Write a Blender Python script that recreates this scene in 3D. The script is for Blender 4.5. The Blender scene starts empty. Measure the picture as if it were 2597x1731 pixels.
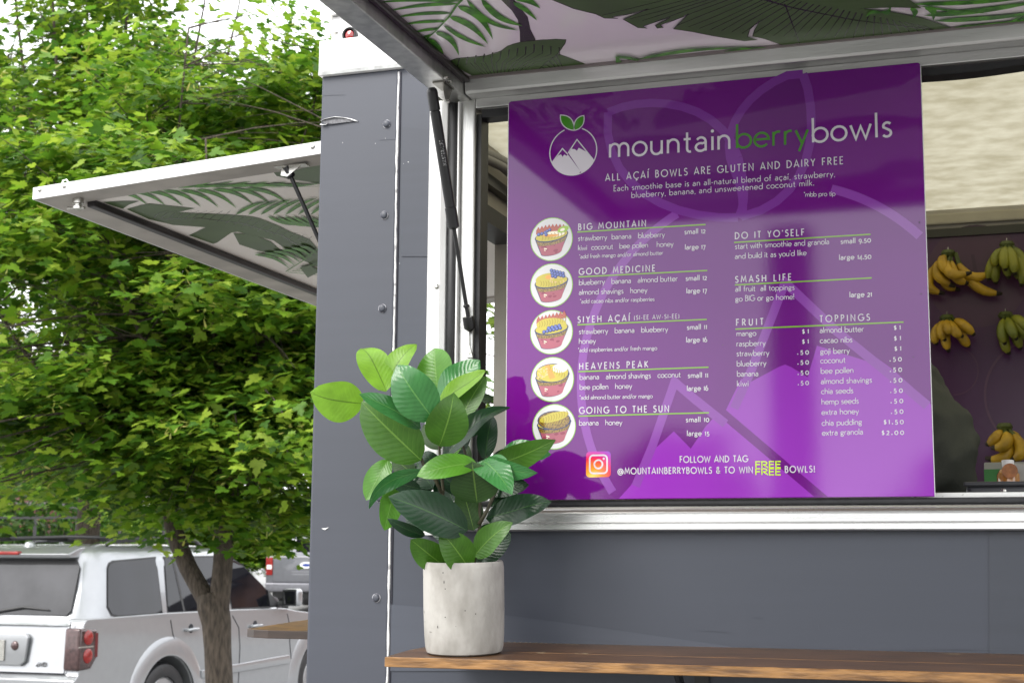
import bpy, bmesh, math, random
import numpy as np
from mathutils import Vector, Matrix, noise as mnoise
from mathutils.geometry import tessellate_polygon
PI = math.pi
random.seed(7)
# ---------------------------------------------------------------- camera, world, sun, exposure
S = bpy.context.scene
COL = S.collection
YAW, PITCH, ROLL, FPX = 0.32661849, 0.14961368, 0.00771348, 3877.85
CAM = Vector((0.0, -3.0, 1.7))
_f = Vector((-math.sin(YAW)*math.cos(PITCH), math.cos(YAW)*math.cos(PITCH), math.sin(PITCH)))
_r = Vector((math.cos(YAW), math.sin(YAW), 0)); _u = _r.cross(_f)
_r2 = _r*math.cos(ROLL)+_u*math.sin(ROLL); _u2 = -_r*math.sin(ROLL)+_u*math.cos(ROLL)
cd = bpy.data.cameras.new('camera'); cam = bpy.data.objects.new('camera', cd); COL.objects.link(cam)
cam.matrix_world = Matrix(((_r2.x, _u2.x, -_f.x, CAM.x), (_r2.y, _u2.y, -_f.y, CAM.y), (_r2.z, _u2.z, -_f.z, CAM.z), (0, 0, 0, 1)))
cd.sensor_width = 36; cd.lens = FPX/2597*36; cd.clip_end = 800; cd.clip_start = 0.05
cd.dof.use_dof = True; cd.dof.focus_distance = 2.95; cd.dof.aperture_fstop = 14.0
S.camera = cam
w = bpy.data.worlds.new("World"); S.world = w; w.use_nodes = True
nt = w.node_tree; N = nt.nodes; LK = nt.links
bgn = N['Background']; bgn.inputs[1].default_value = 0.1
sky = N.new('ShaderNodeTexSky'); sky.sky_type = 'NISHITA'; sky.sun_disc = False
SUN_DIR = Vector((0.50, 0.80, -0.85)).normalized()      # the way the light travels
el = math.asin(-SUN_DIR.z); sky.sun_elevation = el
sky.sun_rotation = math.atan2(-SUN_DIR.x, -SUN_DIR.y)
sky.air_density = 1.0; sky.dust_density = 2.0
tc = N.new('ShaderNodeTexCoord'); mp = N.new('ShaderNodeMapping'); mp.inputs['Scale'].default_value = (1, 1, 2.5)
LK.new(tc.outputs['Generated'], mp.inputs[0])
nz = N.new('ShaderNodeTexNoise'); nz.inputs['Scale'].default_value = 2.2; nz.inputs['Detail'].default_value = 5
LK.new(mp.outputs[0], nz.inputs['Vector'])
cr = N.new('ShaderNodeValToRGB'); cr.color_ramp.elements[0].position = 0.3; cr.color_ramp.elements[0].color = (13.5, 13.7, 14.2, 1)
cr.color_ramp.elements[1].position = 0.7; cr.color_ramp.elements[1].color = (17.0, 17.0, 17.1, 1)
LK.new(nz.outputs[0], cr.inputs[0])
mx = N.new('ShaderNodeMix'); mx.data_type = 'RGBA'; mx.inputs[0].default_value = 0.88
LK.new(sky.outputs[0], mx.inputs[6]); LK.new(cr.outputs[0], mx.inputs[7]); LK.new(mx.outputs[2], bgn.inputs[0])
sd = bpy.data.lights.new('sun', 'SUN'); sd.energy = 1.5; sd.angle = math.radians(28); sd.color = (1, 0.96, 0.9)
sun = bpy.data.objects.new('sun', sd); COL.objects.link(sun)
sun.rotation_euler = SUN_DIR.to_track_quat('-Z', 'Y').to_euler()
S.view_settings.view_transform = 'Standard'; S.view_settings.look = 'None'
S.view_settings.exposure = 1.05; S.view_settings.gamma = 1; S.view_settings.use_curve_mapping = False
S.cycles.max_bounces = 8; S.cycles.transparent_max_bounces = 8; S.cycles.use_denoising = True
# ---------------------------------------------------------------- measuring helpers
def ray(x, y): return _r2*(x-1298.5)+_u2*(865.5-y)+_f*FPX
def on(x, y, n, p0):
    "where the sight line through a point of the photograph meets the real plane (normal n, point p0)"
    d = ray(x, y); n = Vector(n); return CAM+d*((Vector(p0)-CAM).dot(n)/d.dot(n))
def onY(x, y, v): return on(x, y, (0, 1, 0), (0, v, 0))
def onX(x, y, v): return on(x, y, (1, 0, 0), (v, 0, 0))
def onZ(x, y, v): return on(x, y, (0, 0, 1), (0, 0, v))
# ---------------------------------------------------------------- object helpers
W = {}
def thing(name, label, cat, loc=(0, 0, 0), group=None, kind=None):
    o = bpy.data.objects.new(name, None); COL.objects.link(o); o.location = loc; o.empty_display_size = 0.1
    o['label'] = label
    if cat: o['category'] = cat
    if group: o['group'] = group
    if kind: o['kind'] = kind
    W[o] = Vector(loc); return o
def tag(o, label=None, cat=None, group=None, kind=None):
    for k, v in (('label', label), ('category', cat), ('group', group), ('kind', kind)):
        if v: o[k] = v
    return o
def ob(name, me, mat=None, parent=None, M=None):
    o = bpy.data.objects.new(name, me); COL.objects.link(o)
    if mat is not None and isinstance(me, bpy.types.Mesh) and len(me.materials) == 0:
        for m in (mat if isinstance(mat, (list, tuple)) else [mat]): me.materials.append(m)
    if parent is not None:
        o.parent = parent; o.matrix_parent_inverse = Matrix.Translation(-W.get(parent, Vector((0, 0, 0))))
    if M is not None: o.matrix_basis = M
    W[o] = Vector((0, 0, 0)); return o
def dup_tree(root, loc):
    r = root.copy(); COL.objects.link(r); r.location = loc
    for ch in list(root.children):
        c = ch.copy(); COL.objects.link(c); c.parent = r
        for g in ch.children:
            d = g.copy(); COL.objects.link(d); d.parent = c
    return r
class MB:
    def __init__(s): s.v = []; s.f = []; s.m = []; s.mi = 0
    def add(s, vs, fs):
        n = len(s.v); s.v += [tuple(a) for a in vs]; s.f += [tuple(i+n for i in f) for f in fs]; s.m += [s.mi]*len(fs); return s
    def box(s, x0, x1, y0, y1, z0, z1):
        return s.add([(x, y, z) for x in (x0, x1) for y in (y0, y1) for z in (z0, z1)],
                     [(0, 1, 3, 2), (4, 6, 7, 5), (0, 4, 5, 1), (2, 3, 7, 6), (0, 2, 6, 4), (1, 5, 7, 3)])
    def prism(s, pts, d, cap=True):
        "polygon (any 3D pts) extruded by d"
        d = Vector(d); P = [Vector(p) for p in pts]; n = len(P)
        tri = tessellate_polygon([P])
        f = [tuple(t) for t in tri]+[tuple(reversed([i+n for i in t])) for t in tri] if cap else []
        f += [(i, (i+1) % n, (i+1) % n+n, i+n) for i in range(n)]
        return s.add(P+[p+d for p in P], f)
    def poly(s, pts):
        P = [Vector(p) for p in pts]; return s.add(P, [tuple(t) for t in tessellate_polygon([P])])
    def tube(s, pts, rad, seg=10, cap=True):
        P = [Vector(p) for p in pts]; R = rad if isinstance(rad, (list, tuple)) else [rad]*len(P)
        vs = []; prev = None
        for i, p in enumerate(P):
            t = (P[min(i+1, len(P)-1)]-P[max(i-1, 0)]).normalized()
            if prev is None:
                a = t.orthogonal().normalized()
            else:
                a = (prev-t*prev.dot(t)).normalized()
            prev = a; b = t.cross(a)
            vs += [p+(a*math.cos(k*2*PI/seg)+b*math.sin(k*2*PI/seg))*R[i] for k in range(seg)]
        fs = [(i*seg+k, i*seg+(k+1) % seg, (i+1)*seg+(k+1) % seg, (i+1)*seg+k) for i in range(len(P)-1) for k in range(seg)]
        if cap: fs += [tuple(reversed(range(seg))), tuple(range((len(P)-1)*seg, len(P)*seg))]
        return s.add(vs, fs)
    def lathe(s, prof, c=(0, 0, 0), axis='z', seg=32):
        c = Vector(c); vs = []
        for r, h in prof:
            for k in range(seg):
                a = k*2*PI/seg; x, y = r*math.cos(a), r*math.sin(a)
                vs.append(c+(Vector((x, y, h)) if axis == 'z' else Vector((x, h, y)) if axis == 'y' else Vector((h, x, y))))
        n = len(prof)
        fs = [(i*seg+k, i*seg+(k+1) % seg, (i+1)*seg+(k+1) % seg, (i+1)*seg+k) for i in range(n-1) for k in range(seg)]
        if prof[0][0] > 1e-6: fs.append(tuple(reversed(range(seg))))
        if prof[-1][0] > 1e-6: fs.append(tuple(range((n-1)*seg, n*seg)))
        return s.add(vs, fs)
    def mesh(s, name, smooth=False, bevel=0, seg=2, recalc=True):
        me = bpy.data.meshes.new(name); me.from_pydata(s.v, [], s.f); me.update()
        if max(s.m, default=0) > 0: me.polygons.foreach_set('material_index', s.m)
        if recalc or bevel:
            bm = bmesh.new(); bm.from_mesh(me)
            if recalc: bmesh.ops.remove_doubles(bm, verts=bm.verts, dist=1e-6) if bevel else None; bmesh.ops.recalc_face_normals(bm, faces=bm.faces)
            if bevel:
                ed = [e for e in bm.edges if len(e.link_faces) == 2 and e.calc_face_angle(0) > 0.5]
                bmesh.ops.bevel(bm, geom=ed, offset=bevel, segments=seg, affect='EDGES', profile=0.6, clamp_overlap=True)
            bm.to_mesh(me); bm.free()
        if smooth:
            me.polygons.foreach_set('use_smooth', [True]*len(me.polygons))
            if smooth != 'all': me.set_sharp_from_angle(angle=math.radians(38))
        return me
    def build(s, name, mat, parent=None, **k): return ob(name, s.mesh(name, **k), mat, parent)
# ---------------------------------------------------------------- materials
MC = {}
def lin(c): return tuple((x/12.92 if x <= 0.04045 else ((x+0.055)/1.055)**2.4) for x in c)
def hx(h): return lin(tuple(int(h[i:i+2], 16)/255 for i in (0, 2, 4)))
def mat(name, col, rough=0.5, metal=0.0, var=0.12, scale=12.0, bump=0.0, bscale=None, stretch=(1, 1, 1), col2=None, spec=0.5, coat=0.0, trans=0.0,
        lo=0.35, hi=0.65, detail=4, rvar=0.0, island=None, emis=None):
    if name in MC: return MC[name]
    m = bpy.data.materials.new(name); m.use_nodes = True; t = m.node_tree; n = t.nodes; l = t.links
    b = n['Principled BSDF']; out = n['Material Output']
    b.inputs['Roughness'].default_value = rough; b.inputs['Metallic'].default_value = metal
    b.inputs['Specular IOR Level'].default_value = spec; b.inputs['Coat Weight'].default_value = coat
    c = Vector(col[:3]); c2 = Vector(col2[:3]) if col2 is not None else c*(1-var)
    t1 = n.new('ShaderNodeTexCoord'); mpn = n.new('ShaderNodeMapping'); mpn.inputs['Scale'].default_value = stretch
    l.new(t1.outputs['Object'], mpn.inputs[0])
    ns = n.new('ShaderNodeTexNoise'); ns.inputs['Scale'].default_value = scale; ns.inputs['Detail'].default_value = detail
    l.new(mpn.outputs[0], ns.inputs['Vector'])
    rp = n.new('ShaderNodeValToRGB'); e = rp.color_ramp.elements
    e[0].position = lo; e[0].color = (*c2, 1); e[1].position = hi; e[1].color = (*c, 1)
    src = rp
    if island:
        g = n.new('ShaderNodeNewGeometry'); ir = n.new('ShaderNodeValToRGB'); ie = ir.color_ramp.elements
        for k, (p, q) in enumerate(island):
            if k > 1: ie.new(p)
            ie[k].position = p; ie[k].color = (*q, 1)
        l.new(g.outputs['Random Per Island'], ir.inputs[0]); l.new(ir.outputs[0], b.inputs['Base Color']); src = ir
    else:
        l.new(ns.outputs[0], rp.inputs[0]); l.new(rp.outputs[0], b.inputs['Base Color'])
    if rvar:
        mr = n.new('ShaderNodeMapRange'); mr.inputs[3].default_value = max(0.02, rough-rvar); mr.inputs[4].default_value = rough+rvar
        l.new(ns.outputs[0], mr.inputs[0]); l.new(mr.outputs[0], b.inputs['Roughness'])
    if bump:
        nb = n.new('ShaderNodeTexNoise'); nb.inputs['Scale'].default_value = bscale or scale; nb.inputs['Detail'].default_value = 3
        l.new(mpn.outputs[0], nb.inputs['Vector'])
        bp = n.new('ShaderNodeBump'); bp.inputs['Strength'].default_value = 1; bp.inputs['Distance'].default_value = bump
        l.new(nb.outputs[0], bp.inputs['Height']); l.new(bp.outputs[0], b.inputs['Normal'])
    if trans:
        tr = n.new('ShaderNodeBsdfTranslucent'); ms = n.new('ShaderNodeMixShader'); ms.inputs[0].default_value = trans
        l.new(src.outputs[0], tr.inputs[0]); l.new(b.outputs[0], ms.inputs[1]); l.new(tr.outputs[0], ms.inputs[2]); l.new(ms.outputs[0], out.inputs[0])
    if emis: b.inputs['Emission Color'].default_value = (*emis[:3], 1); b.inputs['Emission Strength'].default_value = emis[3]
    MC[name] = m; return m
WRAP = mat('grey vinyl wrap', hx('3b3f49'), 0.42, var=0.05, scale=3, stretch=(0.6, 1, 14), detail=8, bump=0.00006, bscale=90, rvar=0.04)
WRAP2 = mat('grey vinyl wrap corner', hx('40434c'), 0.40, var=0.05, scale=3, stretch=(0.6, 1, 14), detail=8, bump=0.00006, bscale=90, rvar=0.04)
WRAPL = mat('lighter grey vinyl print', hx('434751'), 0.42, var=0.07, scale=3, stretch=(0.6, 1, 14), detail=8)
ALU = mat('brushed aluminium', (0.62, 0.62, 0.61), 0.36, 0.85, var=0.22, scale=6, stretch=(0.5, 6, 6), rvar=0.10, bump=0.0003, bscale=90)
ALUV = mat('brushed aluminium upright', (0.62, 0.62, 0.60), 0.34, 0.85, var=0.22, scale=6, stretch=(8, 8, 0.5), rvar=0.10, bump=0.0003, bscale=90)
WHITE = mat('white painted metal', (0.80, 0.80, 0.79), 0.35, var=0.06, scale=9, bump=0.0004, bscale=25)
WORN = mat('worn white metal', (0.72, 0.72, 0.70), 0.45, scale=45, col2=(0.25, 0.23, 0.21), lo=0.30, hi=0.36, bump=0.0004)
CAULK = mat('white caulk bead', (0.74, 0.74, 0.73), 0.5, scale=70, col2=(0.30, 0.29, 0.30), lo=0.34, hi=0.46, bump=0.0015, bscale=80)
RUB = mat('black rubber gasket', (0.018, 0.018, 0.020), 0.5, var=0.4, scale=30)
BLK = mat('black coated steel', (0.012, 0.012, 0.013), 0.32, var=0.3, scale=30)
CHROME = mat('zinc plated steel', (0.6, 0.59, 0.55), 0.25, 0.95, var=0.2, scale=60)
RED = mat('red lens', (0.35, 0.012, 0.012), 0.08, var=0.4, scale=40, coat=1)
# ================================================================ ground (nothing of it is in view, but it bounces the light)
LOT = 0.13
g = MB(); g.add([(-160, -160, LOT-0.25), (160, -160, LOT-0.25), (160, 3.4, LOT-0.25), (-160, 3.4, LOT-0.25)], [(0, 1, 2, 3)])
plaza = MB(); plaza.box(-40, 40, -30, 3.4, LOT-0.4, 0.30)
PAVE = mat('concrete paving', (0.19, 0.187, 0.18), 0.85, var=0.25, scale=1.5, bump=0.003, bscale=40)
tag(plaza.build('plaza_pavement', PAVE), 'pale concrete plaza under the food trailer', kind='structure')
ASPH = mat('asphalt', (0.17, 0.17, 0.168), 0.9, var=0.35, scale=2.5, bump=0.006, bscale=120)
g2 = MB(); g2.add([(-400, 3.4, LOT), (400, 3.4, LOT), (400, 500, LOT), (-400, 500, LOT)], [(0, 1, 2, 3)])
tag(g2.build('parking_lot', ASPH), 'dark asphalt parking lot behind the trailer', kind='structure')
g3 = MB(); g3.add([(-400, -500, LOT-0.02), (400, -500, LOT-0.02), (400, 3.38, LOT-0.02), (-400, 3.38, LOT-0.02)], [(0, 1, 2, 3)])
tag(g3.build('street', ASPH), 'asphalt street in front of the plaza', kind='structure')
# ================================================================ food trailer
XL = -1.473; XS = -1.285; BACK = 2.16
tr = thing('food_trailer', 'grey wrapped food trailer with raised aluminium awnings and a purple menu in its window', 'food trailer', (0, 1.0, 0.30))
# walls (0.05 thick, outside face at y = 0)
m = MB(); m.box(XL, XS, 0, 0.05, 0.75, 2.80); cp = m.build('corner_panel', WRAP2, tr, bevel=0.006)
m = MB(); m.box(XS, -1.2, 0.001, 0.05, 0.75, 2.80); m.box(-1.2, 1.35, 0.001, 0.05, 0.75, 1.784); m.box(1.35, 3.6, 0.001, 0.05, 0.75, 2.80); m.box(-1.2, 1.35, 0.001, 0.05, 2.775, 2.80)
sw = m.build('side_wall', WRAP, tr)
tagl = MB()                                           # faint lighter shape printed on the wrap
q = [onY(*p, -0.0015) for p in ((990, 1531), (1130, 1543), (1296, 1560), (1520, 1590), (1700, 1616), (1885, 1642), (1885, 1700), (990, 1700))]
tagl.poly(q); tagl.build('printed_shape', WRAPL, sw)
q = [onY(*p, -0.0014) for p in ((2508, 1347), (2509, 1660), (2590, 1662), (2790, 1664), (2790, 1347))]
MB().poly(q).build('vinyl_overlap', mat('vinyl overlap', hx('383c45'), 0.42, var=0.08, scale=3, stretch=(0.6, 1, 14)), sw)
q = [onY(*p, -0.0009) for p in ((1022, 322), (1105, 331), (1105, 650), (1017, 650))]
MB().poly(q).build('vinyl_overlap', mat('vinyl overlap upper', hx('393d47'), 0.42, var=0.08, scale=3, stretch=(0.6, 1, 14)), sw)
# caulk seam, wavy
rs = random.Random(3)
m = MB(); zz = [0.75+i*0.02 for i in range(103)]
pts = [(XS+0.0008*math.sin(z*9)+rs.uniform(-.0006, .0006), rs.uniform(0.0022, 0.0034), z) for z in zz]
vs = []; fs = []
for i, (x, h, z) in enumerate(pts): vs += [(x-h, -0.0002, z), (x-h*0.4, -0.003, z), (x+h*0.5, -0.003, z), (x+h*0.9, -0.0002, z)]
for i in range(len(pts)-1):
    for k in range(3): fs.append((i*4+k, i*4+k+1, i*4+k+5, i*4+k+4))
m.add(vs, fs); m.build('caulk_seam', CAULK, tr, smooth='all')
m = MB(); m.tube([(XS+0.006, -0.0006, 0.76), (XS+0.0065, -0.0006, 1.6), (XS+0.005, -0.0006, 2.79)], 0.0012, 5); m.build('seam_shadow_gap', mat('dark seam', (0.03, 0.028, 0.04), 0.6), tr)
RINGM = mat('worn rivet rim', (.36, .36, .38), .6, scale=90, col2=(.08, .08, .10), lo=.46, hi=.56)
# covered rivets
for (x, y) in ((981, 315), (975, 546), (970, 782), (955, 1515), (963, 1262)):
    c = onY(x, y, 0); m = MB(); m.lathe([(0.0088, -0.0005), (0.0080, -0.0025), (0.0074, -0.0042), (0.0064, -0.0054), (0.004, -0.0060), (0, -0.0062)], (c.x, 0, c.z), 'y', 24)
    m.build('rivet', WRAP2, cp, smooth=True)
    m = MB(); rr = [(0.0092, -0.0005), (0.0097, -0.0012), (0.0088, -0.0018)]; m.lathe(rr, (c.x, 0, c.z), 'y', 24); m.build('rivet_ring', RINGM, cp, smooth=True)
# torn vinyl
to = [onY(*p, -0.0012) for p in ((814, 307), (822, 301), (840, 298), (856, 296), (875, 299), (893, 301), (908, 306), (893, 309), (870, 311), (856, 313), (840, 314), (822, 312))]
MB().poly(to).build('vinyl_tear', mat('bare scuffed metal', (0.16, 0.16, 0.17), 0.5, 0.4, var=0.5, scale=160), cp)
def ribbon_lip(px, w0, out, name, mt, par):
    P = [onY(*p, 0) for p in px]; m = MB(); vs = []; rr = random.Random(5)
    for p in P: a = rr.uniform(0.6, 1.3)*w0; vs += [(p.x, -0.001, p.z), (p.x, -out*rr.uniform(.5, 1.2), p.z+a)]
    m.add(vs, [(2*i, 2*i+1, 2*i+3, 2*i+2) for i in range(len(P)-1)]); m.build(name, mt, par)
ribbon_lip([(814, 306), (830, 300), (850, 296), (872, 298), (890, 301), (908, 307)], -0.0022, 0.005, 'curled_edge', WHITE, cp)
ribbon_lip([(814, 314), (822, 315), (831, 314)], -0.0035, 0.007, 'curled_edge', WHITE, cp)
ribbon_lip([(816, 314), (840, 315), (862, 312), (890, 309), (908, 306)], -0.0014, 0.004, 'curled_edge', WRAPL, cp)
MB().poly([onY(*p, -0.0012) for p in ((815, 1339), (824, 1343), (834, 1336), (826, 1338))]).build('chip', WHITE, cp)
MB().poly([onY(*p, -0.0009) for p in ((820, 1340), (826, 1344), (836, 1337), (828, 1341))]).build('chip', RUB, cp)
for (x, y, s) in ((869, 362, .8), (952, 364, .7), (1035, 411, .9), (977, 351, .6), (1013, 668, .7), (1023, 415, .5)):
    c = onY(x, y, -0.001); MB().poly([(c.x-.0012*s, -.001, c.z), (c.x, -.001, c.z+.0016*s), (c.x+.0013*s, -.001, c.z-.0002), (c.x, -.001, c.z-.001*s)]).build('chip', WHITE, cp)
for (x0, y0, x1, y1) in ((1010, 352, 962, 355), (815, 242, 875, 240)):
    a = onY(x0, y0, -.0012); b = onY(x1, y1, -.0012); m = MB(); m.tube([a, (a+b)/2, b], 0.0003, 4); m.build('vinyl_wrinkle', WRAPL, cp)
# cornice: white band and stepped white trim above it
m = MB(); m.box(XL-0.004, 3.6, -0.010, 0.05, 2.797, 2.879); m.build('cornice_band', WHITE, tr, bevel=0.003)
m = MB(); m.box(XL-0.003, -1.27, -0.0125, -0.0102, 2.797, 2.806); m.build('tape_strip', mat('grey worn tape', (0.42, 0.43, 0.42), 0.6, var=0.35, scale=60), tr)
m = MB(); m.box(-1.453, 3.6, 0.002, 0.05, 2.879, 2.937); m.build('upper_trim', WHITE, tr, bevel=0.003)
m = MB(); m.box(-1.475, 3.6, -0.012, 0.06, 2.937, 2.948); m.build('drip_edge', ALU, tr)
c = onY(888, 90, -0.002)
m = MB(); m.lathe([(0.0175, 0.004), (0.0175, -0.006), (0.0155, -0.008), (0.0128, -0.007), (0.0125, 0.002)], c, 'y', 24); lm = m.build('marker_light', BLK, tr, smooth=True)
m = MB(); m.lathe([(0.0120, -0.001), (0.010, -0.0045), (0.006, -0.006), (0, -0.0065)], c, 'y', 20); m.build('lens', RED, lm, smooth=True)
for (x, y) in ((851, 80), (851, 107)):
    c = onY(x, y, 0); m = MB(); m.lathe([(0.0065, 0.002), (0.0065, -0.0005), (0.004, -0.003), (0, -0.0035)], c, 'y', 14); m.build('screw', CHROME, tr, smooth=True)
# end wall (x = XL) with its own window opening; inside lining
EY0, EY1, EZ0, EZ1 = 0.26, 1.86, 1.80, 2.665
m = MB()
for x0, x1 in ((XL, XL+0.05),):
    m.box(x0, x1, 0.05, BACK, 0.75, EZ0); m.box(x0, x1, 0.05, EY0, EZ0, EZ1); m.box(x0, x1, EY1, BACK, EZ0, EZ1); m.box(x0, x1, 0.05, BACK, EZ1, 2.93)
m.build('end_wall', WRAP, tr)
TAN = mat('tan interior lining', (0.46, 0.43, 0.36), 0.55, var=0.18, scale=6, bump=0.001)
m = MB(); m.box(XL+0.0505, XL+0.062, 0.055, BACK, EZ1+.03, 2.90); m.build('wall_lining', TAN, tr)
m = MB(); m.box(XL-.006, XL+0.075, EY0-.03, EY1+.03, EZ1-0.004, EZ1+0.045); m.build('window_header', RUB, tr)
m = MB(); m.box(XL-.006, XL+.075, 1.20, 1.225, EZ0, EZ1-.004); m.build('window_mullion', mat('bronze aluminium', (.3, .28, .24), .4, .6), tr)
m = MB(); m.box(XL+0.0, XL+.09, EY0-.03, EY1+.03, EZ1+.095, EZ1+0.125); m.build('header_rail', BLK, tr)
# hoses under the ceiling
for k, (z0, r) in enumerate(((2.835, .016), (2.800, .013))):
    m = MB(); m.tube([(XL+.10+.02*k, .30+.1*i, z0+.012*math.sin(i*1.1+k)-.0*i) for i in range(18)], r, 10); m.build('hose', mat('grey hose', (.22, .215, .2), .5), tr, smooth='all')
# ceiling: translucent fibreglass roof sheet, daylight comes through it
CEIL = mat('translucent fibreglass roof', (0.36, 0.34, 0.26), 0.5, scale=15, col2=(0.235, 0.215, 0.145), lo=0.28, hi=0.68, detail=10, stretch=(.9, 1.0, 1), trans=0.6, bump=0.002, bscale=12)
m = MB(); m.add([(XL+.01, 0.03, 2.893), (3.55, 0.03, 2.893), (3.55, BACK, 2.893), (XL+.01, BACK, 2.893)], [(0, 1, 2, 3)]); m.build('roof_sheet', CEIL, tr)
# back wall, purple lining with ghost prints
PB = mat('purple back wall', hx('421845'), 0.28, var=0.25, scale=2, bump=0.0004, bscale=20)
PB1 = mat('purple back wall ghost', hx('54304d'), 0.28, var=0.15, scale=2); PB2 = mat('purple back wall shape', hx('482742'), 0.28, var=0.15, scale=2)
YB = 2.10
m = MB(); m.box(XL+.05, 3.55, YB, BACK, 0.80, 2.80); bw = m.build('back_wall', PB, tr)
m = MB(); m.box(XL+.05, 3.55, YB+.001, BACK, 2.80, 2.888); m.build('upper_lining', TAN, tr)
m = MB(); m.box(XL+.06, 3.5, YB-.02, YB, 2.835, 2.872); m.build('ceiling_trim', mat('ceiling trim', (.40, .37, .28), .4, .3), tr, bevel=.006)
m = MB(); m.box(XL+.06, 3.5, YB-.012, YB, 2.795, 2.822); m.build('dark_trim', mat('dark trim', (.03, .03, .02), .4), tr)
def wy(x, y, o): return onY(x, y, YB-o)
def arcpts(cx, cy, r, a0, a1, n=28): return [(cx+r*math.cos(a0+(a1-a0)*i/n), cy+r*math.sin(a0+(a1-a0)*i/n)) for i in range(n+1)]
MB().poly([wy(*p, .001) for p in arcpts(2478, 700, 130, 0, 2*PI, 40)[:-1]]).build('printed_disc', PB2, bw)
def wring(cx, cy, r, wd, o, a0=0, a1=2*PI):
    m = MB(); A = arcpts(cx, cy, r, a0, a1, 40); B = arcpts(cx, cy, r-wd, a0, a1, 40); vs = []
    for a, b in zip(A, B): vs += [wy(*a, o), wy(*b, o)]
    m.add(vs, [(2*i, 2*i+1, 2*i+3, 2*i+2) for i in range(len(A)-1)]); m.build('printed_ring', PB1, bw)
wring(2420, 940, 62, 3, .002, -1.2, 1.6); wring(2640, 1000, 145, 6, .0025, 2.0, 4.3)
MB().poly([wy(*p, .0018) for p in ((2462, 646), (2470, 644), (2480, 690), (2470, 694))]).build('printed_bar', mat('purple print dark', hx('3c1a38'), .3), bw)
m = MB(); m.box(XL+.05, 3.55, .05, YB, .75, .80); m.build('trailer_floor', mat('trailer floor', (.12, .12, .12), .6), tr)
m = MB(); m.box(XL+.06, 3.5, 1.55, YB-.001, 1.80, 1.845); m.box(XL+.08, 3.5, 1.60, YB-.001, .80, 1.80); m.build('back_counter', mat('stainless counter', (.5, .5, .5), .3, .8), tr)
m = MB(); m.box(3.55, 3.6, .05, BACK, .75, 2.93); m.box(XL, 3.6, BACK, BACK+.04, .75, 2.93); m.build('rear_walls', WRAP, tr)
for (x0_, y0_, x1_, y1_) in ((1765, 1596, 1850, 1602), (1905, 1563, 1935, 1566), (2182, 1609, 2186, 1617), (2074, 1583, 2078, 1596), (1500, 1650, 1640, 1652), (2250, 1645, 2590, 1647)):
    a = onY(x0_, y0_, -.0016); b = onY(x1_, y1_, -.0016); m = MB(); m.tube([a, (a+b)/2+Vector((0, 0, .001)), b], [.0002, .00045, .0002], 4); m.build('scratch', WRAPL, sw)
# window surround -------------------------------------------------
m = MB(); m.prism([(-1.201, .0, 0), (-1.201, -.022, 0), (-1.196, -.030, 0), (-1.170, -.030, 0), (-1.160, -.022, 0), (-1.157, .0, 0)], (0, 0, .93)); 
for i in range(len(m.v)): m.v[i] = (m.v[i][0], m.v[i][1], m.v[i][2]+1.775)
m.build('window_trim', WHITE, tr, smooth=True)
c = onY(1107, 726, -.031); mm = MB(); mm.lathe([(.0055, .002), (.0055, -.0005), (.003, -.003), (0, -.0032)], c, 'y', 14); mm.build('screw', CHROME, tr, smooth=True)
m = MB(); m.tube([(-1.147, -.012, 1.83), (-1.147, -.012, 2.70)], .0125, 10); m.build('side_gasket', RUB, tr, smooth='all')
m = MB(); m.box(-1.1335, -1.1305, -.028, .0, 1.83, 2.70); m.build('bright_edge', WHITE, tr)
# aluminium frame: left upright, head, sill with two ribs
m = MB(); m.box(-1.1300, -1.098, -.016, .03, 1.845, 2.7078); m.build('frame_upright', ALUV, tr, bevel=.004)
m = MB(); m.box(-1.0975, -1.0875, -.006, .04, 1.845, 2.675); m.build('pane_gasket', RUB, tr)
m = MB(); m.box(-1.0977, 1.30, -.0155, .03, 2.6855, 2.7068); fh = m.build('frame_head', ALU, tr, bevel=.002)
m = MB(); vs = []; n = 120
for i in range(n+1):
    x = -1.0875+(1.30+1.0875)*i/n; dz = .003*math.sin(x*7)+.002*math.sin(x*19); vs += [(x, -.004, 2.685), (x, -.004, 2.672+dz), (x, .04, 2.672+dz)]
m.add(vs, [(3*i+k, 3*i+k+1, 3*i+k+4, 3*i+k+3) for i in range(n) for k in range(2)]); m.build('head_gasket', RUB, tr)
m = MB(); m.box(-1.196, 1.30, -.026, .0, 1.8325, 1.8445); m.build('sill_gasket', RUB, tr, bevel=.004)
prof = [(0, 1.783), (-.024, 1.783), (-.028, 1.786), (-.028, 1.7965), (-.025, 1.7985), (-.029, 1.8005), (-.029, 1.815), (-.025, 1.817), (-.030, 1.8195), (-.034, 1.8245), (-.030, 1.8295), (-.024, 1.8315), (0, 1.8325)]
m = MB(); m.prism([(-1.157, y, z) for y, z in prof], (2.46, 0, 0)); m.build('window_sill', mat('polished aluminium', (.78, .78, .77), .28, .8, var=.15, scale=5, stretch=(.5, 6, 6), rvar=.08), tr, smooth=True)
m = MB(); m.box(-1.087, 1.30, -.012, .14, 1.8447, 1.8475); m.build('sill_top', WORN, tr)
m = MB(); m.box(-.60, 1.30, .002, .02, 1.8478, 1.8545); m.build('sill_lip', WORN, tr, bevel=.002)
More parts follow.
